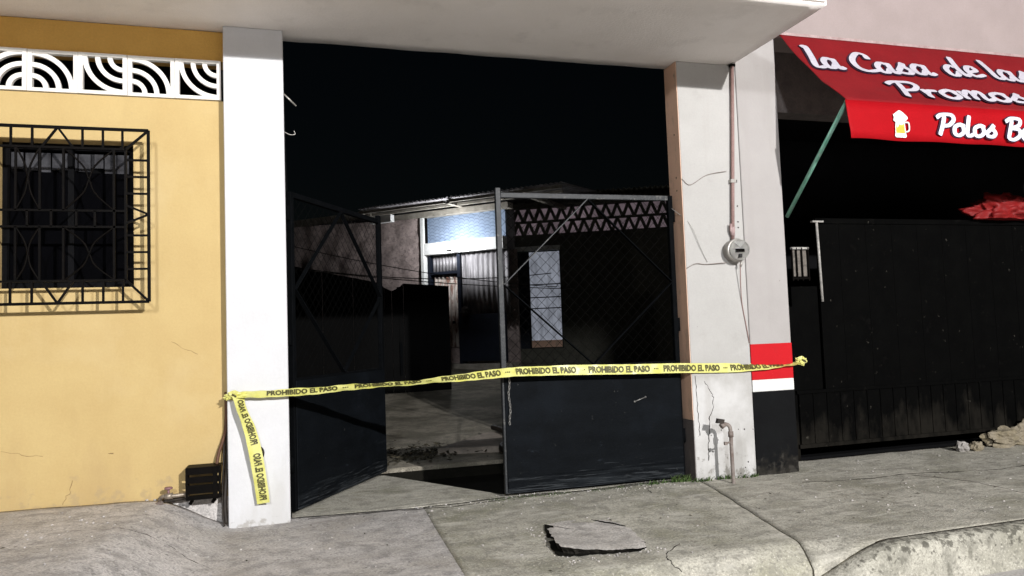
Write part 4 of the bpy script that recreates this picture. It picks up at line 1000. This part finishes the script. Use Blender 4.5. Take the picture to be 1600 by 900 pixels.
# ------------------------------------------------------------------ side building at the right of the yard
RB = thing('side_building', 'dark building beside the yard with a triangular block row and pale curtained door', 'house', (4.622, 9.893, 0), math.atan2(-.45, .89))
def sb(nm, a, m_): b = MB(); b.box(*a); return b.build(nm, m_, RB, local=True)
b = MB(); b.box(-.1, .02, 0, .2, 0, 3.62); b.box(1.0, 3.6, 0, .2, 0, 2.96); b.box(.02, 1.0, 0, .2, 2.75, 2.96); b.box(.02, 1.0, .0, .2, 0, .70); b.box(-.1, 3.6, .0, .2, 3.535, 3.64); b.box(3.19, 3.6, 0, .2, 2.96, 3.535)
b.build('wall', mYardDark, RB, local=True)
sb('pillar', (-.06, .10, -.12, -.005, 0, 3.50), mCorr)
sb('lit_room', (.02, 3.2, .5, .52, 2.9, 3.6), mPinkLit)
sb('room_ceiling', (.02, 3.4, .2, .6, 3.60, 3.635), mYardDark)
tri = MB(); tw, th = .222, .275
for k, (a, b_) in enumerate((((-tw/2, 0), (0, th)), ((0, th), (tw/2, 0)))):
    tri.bar((a[0], .05, a[1]), (b_[0], .05, b_[1]), .10, .056, (1, 0, 0))
tri.box(-tw/2, tw/2, .0, .10, -.02, .02)
t0 = None
for r_i in range(2):
    for c_i in range(14):
        loc = (.16+c_i*.2225, .02+.002*(c_i % 2), 2.972+.28*r_i)
        if t0 is None: t0 = tri.build('triangular_block', mYardDark, RB, local=True); t0.location = loc
        else: part_copy(t0, loc, RB)
sb('lintel', (.02, 1.0, -.03, .0, 2.66, 2.75), mYardWhite)
dr = sb('door', (.36, .98, .08, .10, .72, 2.64), mCurtLit)
b = MB(); b.box(.03, .34, .09, .11, .70, 2.65); b.build('dark_pane', mNavy, RB, local=True)
for x in (.02, .345, .99): b = MB(); b.box(x-.012, x+.012, .03, .07, .70, 2.66); b.build('door_bar', mIron, RB, local=True)
for z in (1.50, 1.72, 1.98): b = MB(); b.box(.03, .98, .035, .06, z-.010, z+.010); b.build('door_bar', mIron, RB, local=True)
b = MB(); b.box(.36, .98, .05, .079, .72, .86); b.build('door_foot', mTan, RB, local=True)
b = MB(); bm = b.bm; V0 = []
for i in range(241):
    s_ = -.3+4.2*i/240; d_ = .018*math.sin(2*math.pi*s_/.1); V0.append((bm.verts.new((s_, -.45, 3.72+d_)), bm.verts.new((s_, 2.0, 3.95+d_))))
for a, c_ in zip(V0, V0[1:]): f = bm.faces.new((a[0], c_[0], c_[1], a[1])); f.smooth = True
o = b.build('roof', mYardDark, RB, local=True); o.modifiers.new('solid', 'SOLIDIFY').thickness = .004

# ------------------------------------------------------------------ black partition in the yard, litter, cables
BP = thing('partition', 'black sheet metal partition standing in the yard left of the lit door', 'partition', (1.5, 7, 0))
tops = [(-.05, 2.22), (.358, 2.141), (.8, 2.04), (1.25, 1.95), (1.66, 1.862), (1.72, 1.79), (1.832, 1.738), (1.94, 1.78), (2.012, 1.849), (2.36, 1.825), (2.714, 1.798)]
for k, ((xa, za), (xb, zb)) in enumerate(zip(tops, tops[1:])):
    b = MB(); b.hexa([(xa, 7+.01*(k % 2), .1), (xb-.004, 7+.01*(k % 2), .1), (xb-.004, 7.03, .1), (xa, 7.03, .1), (xa, 7+.01*(k % 2), za), (xb-.004, 7+.01*(k % 2), zb), (xb-.004, 7.03, zb), (xa, 7.03, za)])
    b.build('sheet', mBlackSheet, BP)
for x in (.36, 1.1, 1.95, 2.70): b = MB(); b.box(x-.03, x+.03, 7.031, 7.09, .1, 1.8); b.build('post', mBlackSheet, BP)
b = MB(); b.box(1.93, 1.97, 6.96, 6.985, .45, .95); b.build('post', mFrameD, BP)
RW = MB(); RW.box(.34, .36, 7.2, 9.5, .1, 2.85)
tag(RW.build('red_wall', mat('dark_red_wall', (.10, .018, .016), (.06, .014, .012), 4, .9)), 'dark red wall strip at the far left of the yard', 'wall')
lt = MB()
for k in range(420):
    a = random.random(); x = 1.05+random.gauss(.35, .22); y = 1.75+random.gauss(.25, .22)+.4*(x-1.1)*random.random()
    if y < 1.46 or x < .95 or x > 2.1: continue
    r = random.uniform(.012, .035); z = yard_h(x, y)+random.uniform(.002, .03); an = random.random()*6.28; ti = random.uniform(-.5, .5)
    c_, s_ = math.cos(an), math.sin(an)
    lt.poly([(x-r*c_, y-r*s_, z), (x+.4*r*s_, y-.4*r*c_, z+ti*r), (x+r*c_, y+r*s_, z+.3*r), (x-.4*r*s_, y+.4*r*c_, z-ti*r*.2)])
lt.build('leaf_litter', mLitter, kind='stuff')
sl = MB(); sl.prism([(1.55, 2.0, .05), (2.45, 1.75, .05), (2.75, 2.55, .06), (2.2, 2.75, .06)], (0, 0, -.06))
tag(sl.build('floor_slab', mat('pale_slab', (.30, .26, .22), (.20, .175, .15), 6, .9, .4, 40)), 'pale worn concrete slab lying in the yard behind the open gate', 'concrete slab')
b = MB(); b.tube(spline([(2.25, 2.75, .10), (2.30, 2.4, .085), (2.22, 2.05, .075), (2.05, 1.72, .06), (2.08, 1.5, .04)], 8), .028, 8); tag(b.build('hose', mRubber), 'thick dark hose curving over the pale yard slab', 'hose')
for k, (a, b_, sag, lb) in enumerate((((.5, 6.5, 2.05), (4.3, 6.6, 1.95), .12, 'upper thin cable strung across the yard before the lit house'), ((.5, 6.4, 2.02), (4.8, 7.0, 1.72), .05, 'lower thin cable slanting across the yard before the lit house'), ((.4, 7.2, 2.45), (4.9, 8.0, 1.82), .10, 'slack cable crossing the yard from the far left'))):
    a, b_ = Vector(a), Vector(b_); q = [a.lerp(b_, t/16)+Vector((0, 0, -sag*4*(t/16)*(1-t/16))) for t in range(17)]
    m_ = MB(); m_.tube(q, .007, 5); tag(m_.build('cable', mRubber), lb, 'cable', 'cables across the yard')
# far boundary so that the yard closes
b = MB(); b.box(-6, 14, 15.0, 15.2, 0, 2.6); tag(b.build('boundary_wall', mYardDark), 'dark boundary wall far behind the yard houses', 'wall')
